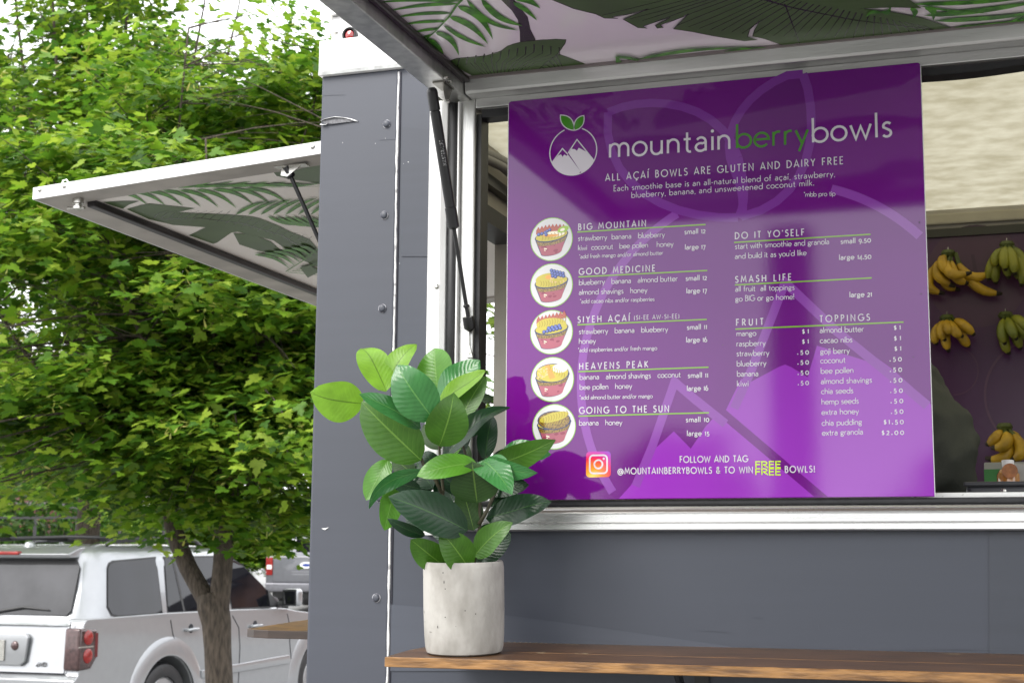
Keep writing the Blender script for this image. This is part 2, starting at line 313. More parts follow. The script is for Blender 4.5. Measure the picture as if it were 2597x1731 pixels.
# ---------------------------------------------------------------- near awning
AZ = 2.742
aw = MB(); aw.box(-1.150, 1.32, -1.30, -.02, AZ, AZ+.03); A = aw.build('awning', mat('awning skin', hx('f8eef5'), .16, var=.05, scale=3, coat=.3, bump=.0001, bscale=5), tr); A['label'] = 'raised serving awning printed with palm and banana leaves'
for nm, b_ in (('awning_rail', (-1.166, -1.110, -1.32, -.004, 2.703, 2.7418)), ('awning_rail', (1.28, 1.335, -1.32, -.004, 2.703, 2.7418)), ('awning_rail', (-1.166, 1.335, -1.3205, -1.265, 2.7034, 2.7414))):
    MB().box(*b_).build(nm, ALUV if b_[1] < -1 else ALU, A, bevel=.003)
m = MB(); m.prism([(-1.108, -.008, 2.7065), (-1.108, -.052, 2.7065), (-1.108, -.056, 2.712), (-1.108, -.060, 2.7415), (-1.108, -.008, 2.7415)], (2.386, 0, 0)); m.build('hinge_rail', ALU, A, bevel=.002)
m = MB(); m.box(-1.1655, 1.30, -.0040, .030, 2.7085, 2.764); m.build('hinge_plate', mat('aluminium with painted purple reflection', (.42, .40, .44), .25, .8, var=.2, scale=5, stretch=(.5, 6, 6)), A)  # darker purple tint puts the menu board's reflection into the metal colour
m = MB(); m.box(-1.1095, -1.094, -1.26, -.062, 2.728, 2.7405); m.build('rail_gasket', mat('dark red brown gasket', (.022, .016, .017), .35, var=.3, scale=20), A, bevel=.004)
m = MB(); m.box(-1.098, 1.275, -.066, -.0605, 2.7355, 2.7412); m.build('panel_bead', mat('brown bead', (.20, .17, .17), .4), A)
# bracket and strut
bt = onX(1100, 190, -1.138)
m = MB(); m.prism([(-1.118, -.110, 2.6995), (-1.118, -.160, 2.6995), (-1.118, -.155, 2.685), (-1.118, -.145, 2.668), (-1.118, -.132, 2.668)], (.003, 0, 0)); m.box(-1.140, -1.112, -.162, -.108, 2.6997, 2.7028); br = m.build('strut_bracket', mat('dull zinc', (.28, .27, .24), .35, .85, var=.3, scale=50), tr)
m = MB(); m.lathe([(.004, 0), (.004, .006), (0, .008)], (-1.116, -.140, 2.666), 'x', 12); m.build('pin', CHROME, br)
for (x, y) in ((1131, 198), (1141, 208), (1133, 227)):
    c = onZ(x, y, 2.7028); m = MB(); m.lathe([(.005, .002), (.005, -.001), (0, -.002)], c, 'z', 12); m.build('screw', CHROME, A)
Pt = onX(1094, 222, -1.130); Pb = onY(1190, 822, -.034)
def lerp(a, b, t): return a+(b-a)*t
m = MB(); m.tube([lerp(Pt, Pb, t) for t in (0, .01, .02, .05, .095, .097, .10)], [.006, .0105, .0115, .0112, .0115, .0092, .0092], 16)
m.tube([lerp(Pt, Pb, t) for t in (.10, .101, .50, .501)], [.0088, .0108, .0108, .0088], 16); m.tube([lerp(Pt, Pb, t) for t in (.501, .503, .585, .592)], [.0108, .0122, .0122, .007], 16)
st = m.build('gas_strut', mat('black strut enamel', (.010, .010, .011), .38, var=.2, scale=60), tr, smooth=True)
m = MB(); m.tube([lerp(Pt, Pb, t) for t in (.585, .97)], .0042, 12); m.build('rod', BLK, st, smooth=True)
m = MB(); m.tube([lerp(Pt, Pb, t) for t in (.915, .918, .925, .928)], [.005, .0068, .0068, .005], 12); m.tube([lerp(Pt, Pb, t) for t in (.965, .968, 1.0, 1.018, 1.03)], [.007, .0118, .0125, .0115, .004], 14); m.build('end_fitting', BLK, st, smooth=True)
c = Pb
m = MB(); m.prism([(c.x-.018, -.0165, c.z+.03), (c.x-.006, -.0165, c.z+.042), (c.x-.004, -.0165, c.z-.04), (c.x+.004, -.0165, c.z-.068), (c.x-.010, -.0165, c.z-.068), (c.x-.014, -.0165, c.z-.04)], (0, -.006, 0)); m.tube([(c.x-.014, -.018, c.z), (c.x-.014, -.034, c.z)], .006, 10); m.tube([(c.x-.006, -.017, c.z-.058), (c.x-.006, -.0245, c.z-.058)], .0045, 10); m.build('strut_foot', CHROME, st)
# ---------------------------------------------------------------- printed leaves under an awning panel
LFD = mat('printed banana leaf green', hx('4c6636'), .3, var=.25, scale=5, spec=.3)
LFO = mat('printed leaf line', hx('1b2416'), .2, var=.1, scale=5, coat=.2)
LFP = mat('printed palm green', hx('559c28'), .3, scale=40, col2=hx('336e1a'), lo=.42, hi=.58, spec=.3)
LFS = mat('printed stem green', hx('333f28'), .2, var=.1, scale=5, coat=.25)
def blade_px(a, b, wd, bend=0.12, n=8):
    a = Vector((*a, 0)); b = Vector((*b, 0)); d = b-a; pr = Vector((-d.y, d.x, 0)).normalized(); L = d.length; up = []; dn = []
    for i in range(n+1):
        t = i/n; c = a+d*t+pr*(bend*L*math.sin(t*PI)); h = wd*.5*(math.sin(PI*min(1, t*.9+.1)**.8)**.8 if 0 < t < 1 else .0)
        up.append(c+pr*h); dn.append(c-pr*h)
    return [(p.x, p.y) for p in up+dn[::-1][1:-1]]
class Print:
    def __init__(s, plane, parent): s.pl = plane; s.par = parent; s.k = 0
    def poly(s, px, mt, name='printed_leaf'):
        s.k += 1; MB().poly([s.pl(x, y, .0004+.0001*s.k) for x, y in px]).build(name, mt, s.par, recalc=False)
    def line(s, px, wd, mt, name='printed_vein', lev=None):
        s.k += 0 if lev else 1; P = [s.pl(x, y, .0004+.0001*s.k) for x, y in px]; m = MB(); vs = []
        nrm = s.nrm
        for i, p in enumerate(P):
            d = (P[min(i+1, len(P)-1)]-P[max(0, i-1)]).normalized(); q = d.cross(nrm).normalized()*wd*.5*(1-.6*i/len(P)); vs += [p+q, p-q]
        m.add(vs, [(2*i, 2*i+1, 2*i+3, 2*i+2) for i in range(len(P)-1)]); m.build(name, mt, s.par, recalc=False)
P1 = Print(lambda x, y, o: onZ(x, y, AZ-o), A); P1.nrm = Vector((0, 0, -1))
def c9(x, y): return (900+x/2.941, y/2.941)
def c4(x, y): return (1400+x/1.9657, y/1.9657)
P1.poly([c9(*p) for p in ((1085, -5), (1170, 80), (1215, 150), (1230, 240), (1232, 320), (1350, 315), (1345, 290), (1310, 220), (1290, 130), (1220, 40), (1185, -5), (1150, -60), (1060, -60))], LFS, 'printed_stem')
pad = [(710, 455), (760, 438), (880, 430), (980, 418), (1050, 400), (1100, 378), (1130, 350), (1180, 328), (1240, 315), (1320, 305), (1400, 300), (1500, 292), (1575, 298), (1572, 320), (1540, 370), (1515, 400), (1560, 418), (1620, 440), (1700, 470), (1790, 515), (1500, 545), (1250, 570), (1060, 590), (950, 600), (880, 570), (800, 525)]
P1.poly([c9(*p) for p in pad], LFD)
for i in range(13):
    x0 = 780+62*i; y0 = 436-i*11 if i < 9 else 330+(i-9)*8
    P1.line([c9(x0, max(y0, 305)), c9(x0-10+(980-x0)*-.02, max(y0, 305)+60), c9(lerp(x0, 1010, .35)-8*(i % 2), 470), c9(lerp(x0, 1040, .55), 530), c9(lerp(x0, 1060, .72), 575)], .0024, LFO, lev=i > 0)
P1.line([c9(*p) for p in ((710, 455), (760, 437), (980, 417), (1090, 382), (1140, 345), (1240, 314), (1400, 299), (1575, 297), (1565, 330), (1512, 402), (1620, 441), (1790, 514))], .002, LFO)
P1.line([c9(*p) for p in ((1515, 402), (1440, 460), (1370, 520), (1330, 560))], .0022, LFO)
for i in range(7): P1.line([c9(1500-28*i, 412+22*i), c9(1530-20*i, 470+14*i), c9(1570-14*i, 530+4*i)], .002, LFO, lev=i > 0)
fl = [((790, 10), (160, 20), 26, .02), ((770, 30), (245, 85), 26, .03), ((715, 100), (290, 135), 24, .03), ((680, 160), (350, 185), 22, .02), ((630, 215), (430, 245), 20, .02), ((570, 265), (480, 290), 16, .02), ((850, -60), (120, -40), 26, .0),
      ((1190, -10), (1385, 65), 44, -.1), ((1180, 20), (1360, 155), 34, -.05), ((940, -5), (1248, 195), 46, .10), ((830, -5), (1222, 228), 34, .12), ((765, 48), (1030, 297), 50, -.14), ((706, 128), (995, 332), 44, -.10), ((660, 190), (980, 352), 30, .05), ((600, 242), (778, 418), 42, -.16), ((530, 292), (668, 437), 50, -.10)]
for k, (a, b, wd, bd) in enumerate(fl): P1.poly([c9(*p) for p in blade_px(a, b, wd, bd, 10)], LFP)
P1.line([c9(*p) for p in ((512, 312), (600, 235), (700, 130), (760, 40), (810, -10), (860, -70))][::-1], .006, LFP, 'printed_stem')
big = [(-80, -60), (0, 0), (110, 45), (220, 72), (262, 92), (330, 94), (300, 86), (380, 72), (480, 45), (355, 98), (430, 140), (475, 143), (455, 132), (550, 100), (590, 88), (515, 128), (525, 142), (555, 140), (540, 126), (640, 90), (680, 70), (605, 146), (700, 160), (800, 180), (960, 206), (1025, 200), (975, 185), (985, 150), (1040, 98), (1010, 150), (1000, 182), (1060, 195), (1190, 240), (1225, 240), (1215, 215), (1300, 232), (1480, 222), (1600, 210), (1800, 190), (2000, 165), (2004, 145), (1850, 92), (1700, 62), (1540, 44), (1700, 38), (1842, 42), (1800, 12), (1740, -30), (1600, -80)]
P1.poly([c4(*p) for p in big], LFD)
P1.line([c4(*p) for p in big[1:-3]], .0022, LFO)
def vein(a, b, sag, lev=True): P1.line([c4(*p) for p in (a, (lerp(a[0], b[0], .3), lerp(a[1], b[1], .3)+sag), (lerp(a[0], b[0], .7), lerp(a[1], b[1], .7)+sag), b)], .0026, LFO, lev=lev)
vein((1160, 20), (1240, 232), 0, False)
for i in range(34):
    t = i/33; a = (lerp(850, 1850, t), lerp(-70, 130, t)); b = (lerp(250, 1985, t**.9), min(lerp(78, 163, t)+64*math.sin(t*PI), 226-abs(t-.6)*60))
    vein(a, b, 6*math.sin(i))
P1.line([c4(*p) for p in ((900, -70), (1060, 0), (1200, 40), (1500, 100), (1900, 150))], .006, LFO)
for a, b, wd, bd in (((1790, 22), (2500, -30), 20, .02), ((1850, 80), (2500, -8), 26, .02), ((1900, 105), (2500, 50), 22, .02), ((2000, 138), (2500, 70), 20, .03), ((1830, 30), (2180, 68), 10, .02), ((1640, 62), (1690, 30), 22, .3), ((1790, 40), (1800, 92), 30, -.3), ((1860, 35), (1900, 105), 36, -.3),
                     ((2270, 142), (2353, 80), 16, -.1), ((2300, 138), (2390, 60), 40, .1), ((420, 297), (1000, 240), 16, -.03), ((310, 285), (470, 318), 14, -.06), ((840, 262), (1240, 252), 10, -.04), ((1640, 66), (1560, 90), 18, .2)):
    P1.poly([c4(*p) for p in blade_px(a, b, wd, bd, 8)], LFP)
P1.poly([c4(*p) for p in ((318, 285), (330, 288), (358, 322), (318, 330))], LFP)
# leaves on the part of the panel that only its reflection shows
rl = random.Random(11)
for k in range(16):
    cx, cy = rl.uniform(-.9, 1.1), rl.uniform(-1.18, -.62); a = rl.uniform(0, 2*PI); L = rl.uniform(.18, .32); ww = rl.uniform(.04, .09)
    pts = [(cx+math.cos(a)*L*(t-.5)-math.sin(a)*s*ww*math.sin(t*PI)**.7, cy+math.sin(a)*L*(t-.5)+math.cos(a)*s*ww*math.sin(t*PI)**.7) for s, ts in ((1, [i/8 for i in range(9)]), (-1, [i/8 for i in range(7, 0, -1)])) for t in ts]
    MB().poly([(min(max(x, -1.09), 1.27), min(max(y, -1.25), -.5), AZ-.0006-.0002*k) for x, y in pts]).build('printed_leaf', LFD if k % 2 else LFP, A, recalc=False)
# sticker on the hinge plate
sk = [onY(*p, -.0052) for p in ((2199, 153), (2336, 142), (2337, 154), (2200, 166))]
m = MB(); m.prism(sk, (0, -.0006, 0)); sk_o = m.build('data_sticker', mat('sticker', (.5, .48, .5), .4), tr)
rs = random.Random(9)
for r_ in range(3):
    for i in range(13):
        if rs.random() < .25: continue
        u0 = .06+.07*i; u1 = u0+rs.uniform(.02, .055); v0 = .22+.24*r_; v1 = v0+.12
        f = lambda u, v: lerp(lerp(sk[0], sk[1], u), lerp(sk[3], sk[2], u), v)+Vector((0, -.0009, 0))
        MB().poly([f(u0, v0), f(u1, v0), f(u1, v1), f(u0, v1)]).build('sticker_print', RUB, sk_o, recalc=False)
# ---------------------------------------------------------------- end awning (on the far short side)
YR = .12; XO = onY(84, 476, YR).x; ZO = onY(84, 476, YR).z; ZH = onY(811, 358, YR).z; XH = onY(811, 358, YR).x
sl = (ZH-ZO)/(XH-XO); zt = lambda x: ZO+sl*(x-XO); YF = 2.02; XW = XL-.004
THK = .030
def slab(x0, x1, y0, y1, d0, d1): # box following the slope, d = depth below the top face
    m = MB(); m.add([(x, y, zt(x)-d) for x in (x0, x1) for y in (y0, y1) for d in (d1, d0)], [(0, 1, 3, 2), (4, 6, 7, 5), (0, 4, 5, 1), (2, 3, 7, 6), (0, 2, 6, 4), (1, 5, 7, 3)]); return m
E_ = slab(XO+.01, XW, YR+.004, YF-.004, .002, THK-.006).build('awning', mat('end awning skin', hx('fbf6f0'), .4, var=.05, scale=3, spec=.3), tr); E_['label'] = 'raised end awning with leaf print and white edge'
slab(XO, XW, YR, YR+.004, 0, THK).build('fascia', WHITE, E_)
slab(XO, XO+.004, YR+.004, YF, 0, THK).build('fascia', WHITE, E_); slab(XO, XW, YF, YF+.004, 0, THK).build('fascia', WHITE, E_)
DUSTY = mat('dusty aluminium', (.50, .47, .43), .55, .35, var=.25, scale=8, bump=.0004)
slab(XO+.004, XW, YR+.004, YR+.085, THK-.0055, THK).build('awning_rail', DUSTY, E_)
slab(XO+.004, XO+.095, YR+.0855, YF-.08, THK-.0055, THK).build('awning_rail', DUSTY, E_)
slab(XO+.004, XW, YF-.08, YF, THK-.0052, THK).build('awning_rail', DUSTY, E_)
m = slab(XO+.096, XO+.118, YR+.09, YF-.085, THK-.0055, THK+.012); m.build('rail_gasket', mat('dark gasket', (.035, .030, .032), .4, var=.4, scale=12), E_, bevel=.004)
for (x, y) in ((101, 481), (163, 472), (793, 372)):
    c = onY(x, y, YR); m = MB(); m.lathe([(.0062, .001), (.0062, -.001), (.004, -.003), (0, -.0035)], (c.x, YR, c.z), 'y', 14); m.build('screw', CHROME, E_, smooth=True)
c = Vector((onY(199, 488, YR+.05).x, YR+.05, 0)); c.z = zt(c.x)-THK
m = MB(); m.lathe([(.014, 0), (.014, -.012), (.009, -.014), (.009, -.018), (.013, -.02), (.013, -.026), (0, -.028)], c, 'z', 16); m.tube([c+Vector((-.03, 0, -.022)), c+Vector((.02, 0, -.024))], .004, 8); m.build('latch', CHROME, E_, smooth=True)
c = Vector((onY(168, 463, YR+.02).x, YR+.02, 0)); c.z = zt(c.x)
m = MB(); m.tube([c+Vector((-.012, 0, 0)), c+Vector((-.010, 0, .012)), c+Vector((.0, 0, .014)), c+Vector((.008, 0, .004)), c+Vector((.014, 0, 0))], .002, 8); m.build('hook', WHITE, E_)
NE = Vector((-sl, 0, 1)).normalized()
P2 = Print(lambda x, y, o: on(x, y, NE, Vector((XO, YR, ZO))-NE*(THK-.0055+o)), E_); P2.nrm = -NE
def c1(x, y): return (x/1.96, y/1.96)
P2.poly([c1(*p) for p in ((630, 1040), (700, 1020), (745, 1012), (970, 1036), (880, 1055), (1130, 1066), (1240, 1075), (1290, 1085), (1380, 1120), (1440, 1150), (1540, 1190), (1570, 1225), (1640, 1340), (1560, 1320), (1480, 1280), (1360, 1195), (1180, 1152), (1150, 1156), (1080, 1205), (1060, 1212), (940, 1170), (1022, 1130), (860, 1118), (740, 1090))], LFD)
P2.poly([c1(*p) for p in ((512, 1005), (600, 1000), (692, 1000), (640, 1018), (610, 1038), (560, 1022))], LFD)
P2.poly([c1(*p) for p in ((1160, 1158), (1250, 1165), (1345, 1200), (1425, 1270), (1350, 1262), (1280, 1245), (1190, 1215))], LFD)
P2.poly([c1(*p) for p in ((1350, 845), (1420, 850), (1480, 845), (1540, 822), (1610, 808), (1650, 800), (1650, 930), (1540, 905), (1450, 892), (1375, 875))], LFD)
P2.line([c1(*p) for p in ((800, 1090), (1000, 1085), (1200, 1110), (1400, 1170), (1560, 1270))], .005, LFO)
for i in range(20): P2.line([c1(*p) for p in ((760+40*i, 1085+max(0, i-6)*9), (790+40*i, 1060+max(0, i-6)*9), (840+38*i, 1048+max(0, i-8)*12))], .0018, LFO, lev=i > 0)
for i in range(9): P2.poly([c1(*p) for p in blade_px((565+82*i, 955-2*i), (735+88*i, 1020+3*i*(i < 6)), 17, -.10)], LFP)
for i in range(9): P2.poly([c1(*p) for p in blade_px((700+80*i, 935-3*i), (900+88*i, 893+2*i), 12, .05)], LFP)
P2.line([c1(*p) for p in ((560, 950), (900, 945), (1250, 935), (1640, 925))], .004, LFP, 'printed_stem')
for i in range(7): P2.poly([c1(*p) for p in blade_px((1170+62*i, 1068), (1330+62*i, 1000-4*i), 15, -.05)], LFP); P2.poly([c1(*p) for p in blade_px((1330+40*i, 1075), (1480+50*i, 1120+5*i), 13, .06)], LFP)
for i in range(6): P2.poly([c1(*p) for p in blade_px((1265+45*i, 1265-8*i), (1440+28*i, 1335-14*i), 14, -.10)], LFP)
P2.line([c1(*p) for p in ((1420, 1350), (1500, 1300), (1600, 1220))], .005, LFP)
for i in range(5): P2.line([c1(*p) for p in ((1430+22*i, 1352-6*i), (1640, 1372-22*i))], .006, LFP)
P2.poly([c1(*p) for p in ((1490, 1330), (1540, 1318), (1590, 1350), (1530, 1380))], LFD)
# its strut
a = Vector((onY(722, 424, YR+.04).x, YR+.05, onY(722, 424, YR+.05).z)); b = onY(815, 622, YR+.10)
m = MB(); m.tube([a, lerp(a, b, .12), lerp(a, b, .14)], [.010, .0115, .008], 12); m.tube([lerp(a, b, .13), b], .0052, 10); s2 = m.build('gas_strut', BLK, tr, smooth=True)
m = MB(); zz = zt(a.x)-THK; m.box(a.x-.03, a.x+.055, a.y-.012, a.y+.012, zz-.003, zz-.0003); m.prism([(a.x-.01, a.y-.006, zz-.003), (a.x+.04, a.y-.006, zz-.003), (a.x+.005, a.y-.006, zz-.028), (a.x-.012, a.y-.006, zz-.024)], (0, .004, 0)); m.build('strut_bracket', CHROME, s2)
# ---------------------------------------------------------------- shelves
WOOD = mat('stained pine top', hx('5e4126'), .36, var=.1, scale=3.0, col2=hx('412a16'), lo=.34, hi=.66, detail=12, stretch=(4, 22, 22), coat=.12, bump=.0006, bscale=14)
WOODF = mat('stained pine edge', hx('8f683a'), .45, scale=3.0, col2=hx('54381c'), lo=.34, hi=.62, detail=10, stretch=(5, 14, 34), bump=.0008, bscale=10)
BARE = mat('bare scuffed wood', hx('d9c8a4'), .6)
zb0, zb1 = 1.5595, 1.5405; YBK = -.0015; YFR = -.290
zs = lambda y: zb0+(zb1-zb0)*(y/-.29)
XR = 2.2
def board(y0, y1, xl0, xl1, name, th=.0185):
    m = MB(); m.add([(xl0, y0, zs(y0)), (XR, y0, zs(y0)), (XR, y1, zs(y1)), (xl1, y1, zs(y1)), (xl0, y0, zs(y0)-th), (XR, y0, zs(y0)-th), (XR, y1, zs(y1)-th), (xl1, y1, zs(y1)-th)],
                    [(0, 1, 2, 3), (7, 6, 5, 4), (1, 0, 4, 5), (2, 1, 5, 6), (3, 2, 6, 7), (0, 3, 7, 4)])
    me = m.mesh(name, bevel=.0012, seg=1); me.materials.append(WOOD); me.materials.append(WOODF)
    for p in me.polygons:
        if abs(p.normal.z) < .8: p.material_index = 1
    return me
s1 = ob('counter_shelf', board(-.168, YFR, -1.166, -1.167, 'front_plank'), None, tr); s1['label'] = 'brown stained wooden shelf along the serving side'
ob('plank', board(YBK, -.1668, -1.130, -1.1655, 'back_plank'), None, s1)
rs = random.Random(4)
for (px, py, L, z_) in [(1335+rs.uniform(0, 150), 1654+rs.uniform(-1, 1)+i*.6, rs.uniform(.006, .02), 0) for i in range(7)]+[(1290+i*13, 1626.5+i*.6, rs.uniform(.004, .010), 0) for i in range(14)]+[(2385, 1657, .045, 0)]:
    c = on(px, py, (0, zb1-zb0, .29), (0, 0, zb0)); c.y = max(min(c.y, -.004), -.28); z0 = zs(c.y)+.0008
    MB().poly([(c.x, c.y, z0), (c.x+L*.5, c.y-.0022, z0-.0001), (c.x+L, c.y-.0006, z0), (c.x+L*.6, c.y+.0010, z0+.0001)]).build('scuff', BARE, s1, recalc=False)
for x in (-.62, .6, 1.7):
    m = MB(); m.box(x-.014, x+.014, -.006, -.001, 1.30, 1.535); m.box(x-.014, x+.014, -.25, -.006, 1.519, 1.5235); m.prism([(x-.004, -.006, 1.34), (x-.004, -.006, 1.37), (x-.004, -.20, 1.5185), (x-.004, -.235, 1.5185)], (.008, 0, 0)); m.build('shelf_bracket', BLK, s1)
# far shelf on the end wall, rounded free end
DW = mat('dark stained wood', hx('3a2c24'), .5, scale=4, col2=hx('231a14'), detail=8, stretch=(3, 3, 14), lo=.3, hi=.7)
HW = mat('honey stained top', hx('664608'), .6, scale=6, col2=hx('452d06'), detail=8, stretch=(10, 2, 2), spec=.3)
top = [(XL-.001, .335), (-1.65, .334), (-1.74, .336), (-1.79, .358), (-1.822, .385), (-1.838, .43), (-1.919, .726), (-2.019, 1.104), (-2.10, 1.55), (-2.10, 1.9), (XL-.001, 1.9)]
m = MB(); m.prism([(x, y, 1.5395) for x, y in top], (0, 0, .019)); me = m.mesh('end_shelf', bevel=.001, seg=1); me.materials.append(HW); me.materials.append(DW)
for p in me.polygons:
    if abs(p.normal.z) < .8: p.material_index = 1
eshelf = ob('end_shelf', me, None, tr)
# running gear
for x in (.9, 1.75):
    m = MB(); m.lathe([(.10, -.10), (.22, -.11), (.32, -.10), (.345, -.06), (.345, .06), (.32, .10), (.22, .11), (.10, .10)], (x, .30, .30+.345), 'y', 28); m.build('wheel', RUB, tr, smooth=True)
m = MB(); m.box(XL+.02, 3.58, .01, BACK+.02, .60, .749); m.build('chassis', BLK, tr)
m = MB(); m.box(XL+.1, XL+.18, .3, .38, .301, .60); m.box(XL+.1, XL+.18, 1.8, 1.88, .301, .60); m.build('jack_stand', BLK, tr)
# ================================================================ menu board
PY = -.0345
POK = dict(coat=.0, spec=.75)
def pm(name, h, var=.04, **k): return mat(name, hx(h) if isinstance(h, str) else h, .045, var=var, scale=4, bump=.000018, bscale=330, spec=.55, **k)
PUR = pm('menu purple', '68107a', .08); STR = pm('menu ghost line', '85409f'); FIL = pm('menu ghost fill', '9034ae'); 
INK = pm('menu white ink', 'cfcad2'); GRN = pm('menu lime ink', '7fb02f'); LEAFG = pm('menu leaf green', '3f8222')
pc = [onY(x, y, PY) for x, y in ((1288.5, 254), (2333, 163), (2371.5, 1268.5), (1284, 1277))]
bd = thing('menu_board', 'glossy purple menu board with white prices and bowl pictures standing in the serving window', 'menu board', (pc[3].x, PY, pc[3].z))
x0, x1 = (pc[0].x+pc[3].x)/2, (pc[1].x+pc[2].x)/2; z0, z1 = 1.8455, (pc[0].z+pc[1].z)/2
rc = .006
crn = []
for cx, cz, a0 in ((x1-rc, z1-rc, 0), (x0+rc, z1-rc, PI/2)): crn += [(cx+rc*math.cos(a0+k*PI/10), PY, cz+rc*math.sin(a0+k*PI/10)) for k in range(6)]
crn += [(x0, PY, z0), (x1, PY, z0)]
m = MB(); m.prism(crn, (0, .0045, 0)); pan = m.build('panel', PUR, bd)
m = MB(); m.box(x1, x1+.0012, PY-.0002, PY+.0047, z0, z1-rc); m.box(x0-.0012, x0, PY-.0002, PY+.0047, z0, z1-rc); m.build('panel_edge', mat('white board edge', (.7, .7, .7), .4), bd)
LV = [0]
def U(px, py):
    p = onY(px, py, PY); return Vector((min(max(p.x, x0+.0005), x1-.0005), min(max(p.z, z0+.0008), z1-.0008)))
def pin(name, polys, mt, par=None, up=None):
    "flat print: list of polygons in board metres, each a hair in front of the last"
    m = MB()
    for pl_ in polys:
        LV[0] = (LV[0]+1) if up is None else LV[0]
        m.poly([(p[0], PY-.0003-.00001*min(LV[0], 60) if up is None else PY-up, p[1]) for p in pl_])
    return m.build(name, mt, par or bd, recalc=False)
def ribs(P, wd, closed=False):
    P = [Vector(p) for p in P]; n = len(P); L = []; R = []
    for i in range(n):
        a = P[(i-1) % n] if (closed or i > 0) else P[i]; b = P[(i+1) % n] if (closed or i < n-1) else P[i]
        d0 = (P[i]-a); d1 = (b-P[i])
        d0 = d0.normalized() if d0.length > 1e-9 else d1.normalized(); d1 = d1.normalized() if d1.length > 1e-9 else d0
        t = (d0+d1); t = t.normalized() if t.length > 1e-6 else d0
        nn = Vector((-t.y, t.x)); k = 1/max(.45, nn.dot(Vector((-d0.y, d0.x)))); L.append(P[i]+nn*wd*.5*k); R.append(P[i]-nn*wd*.5*k)
    return L, R
def stroke(m, P, wd, y, closed=False):
    L, R = ribs(P, wd, closed); n = len(L); vs = []
    for a, b in zip(L, R): vs += [(a.x, y, a.y), (b.x, y, b.y)]
    fs = [(2*i, 2*i+1, 2*((i+1) % n)+1, 2*((i+1) % n)) for i in range(n if closed else n-1)]
    m.add(vs, fs)
# ---- ghost picture (large fruit and mountains), from back to front
gc = U(1961, 960); gr = (U(2200, 960)-U(1722, 960)).x/478*508
def gpt(a): return (gc.x+gr*math.cos(a), gc.y+gr*math.sin(a))
def clipx(P): return [(min(max(a, x0+.0006), x1-.0006), min(max(b, z0+.0012), z1-.001)) for a, b in P]
bez = lambda a, b, c, d, n=10: [((1-t)**3*a[0]+3*(1-t)**2*t*b[0]+3*(1-t)*t*t*c[0]+t**3*d[0], (1-t)**3*a[1]+3*(1-t)**2*t*b[1]+3*(1-t)*t*t*c[1]+t**3*d[1]) for t in [i/n for i in range(n+1)]]
FS = pm('menu ghost leaf fill', '611a72')
l1 = bez((1542, 285), (1650, 235), (1830, 260), (1872, 400))+bez((1872, 400), (1890, 470), (1892, 520), (1872, 552))[1:]+bez((1872, 552), (1700, 560), (1520, 470), (1542, 285))[1:-1]
l2 = bez((2036, 178), (1900, 215), (1815, 330), (1862, 430))+bez((1862, 430), (1885, 480), (1888, 520), (1880, 550))[1:]+bez((1880, 550), (2060, 510), (2085, 330), (2036, 178))[1:-1]
pin('ghost_leaf', [[U(*p) for p in l1]], FS, up=.00020); pin('ghost_leaf', [[U(*p) for p in l2]], FS, up=.00022)
left = [(1642, 1155), (1709, 1093), (1752, 1137), (1776, 1090), (1900, 1186), (2068, 1271), (2060, 1280), (1552, 1280), (1575, 1262)]
left = [(1642, 1155), (1709, 1093), (1752, 1137), (1790, 1080), (1818, 1050), (2066, 1280), (1570, 1280), (1600, 1230)]
right = [(1906, 967), (1975, 930), (1991, 924), (2006, 930), (2048, 956), (2072, 876), (2198, 915), (2168, 866), (2262, 935), (2350, 1012), (2366, 1026), (2372, 1280), (2100, 1280), (1841, 1039), (1880, 960)]
pin('ghost_mountain', [clipx([U(*p) for p in left])], FIL, up=.00024); pin('ghost_mountain', [clipx([U(*p) for p in right])], FIL, up=.00024)
gwd = .0175
m = MB(); A = [gpt(PI*.66+i*(PI*.66)/50) for i in range(51)]; A = [p for p in A if p[1] > z0+.004]; stroke(m, A, gwd, PY-.00026); m.build('ghost_arc', STR, bd, recalc=False); m = MB()
A = [gpt(PI*.40-i*.022) for i in range(60)]; A = [p for p in A if p[0] < x1-.0075]; stroke(m, A, gwd, PY-.00026)
m.build('ghost_arc', STR, bd, recalc=False)
m = MB(); stroke(m, [U(*p) for p in ((1612, 1232), (1655, 1130), (1711, 968), (1760, 1010), (1840, 1074))], gwd, PY-.00028); stroke(m, [U(*p) for p in ((1862, 1035), (1905, 940), (1991, 716), (2120, 838), (2280, 968), (2352, 1028))], gwd, PY-.00029)
m.build('ghost_ridge', STR, bd, recalc=False)
GLL = pm('menu ghost leaf line', '763390')
for i_, seg in enumerate((l1[:11], l1[10:21], l1[20:]+l1[:1], l2[:11], l2[10:21], l2[20:]+l2[:1])):
    m = MB(); stroke(m, [U(*p) for p in seg], gwd, PY-.00030-.00003*i_); m.build('ghost_leaf_line', GLL, bd, recalc=False)
LV[0] = 0
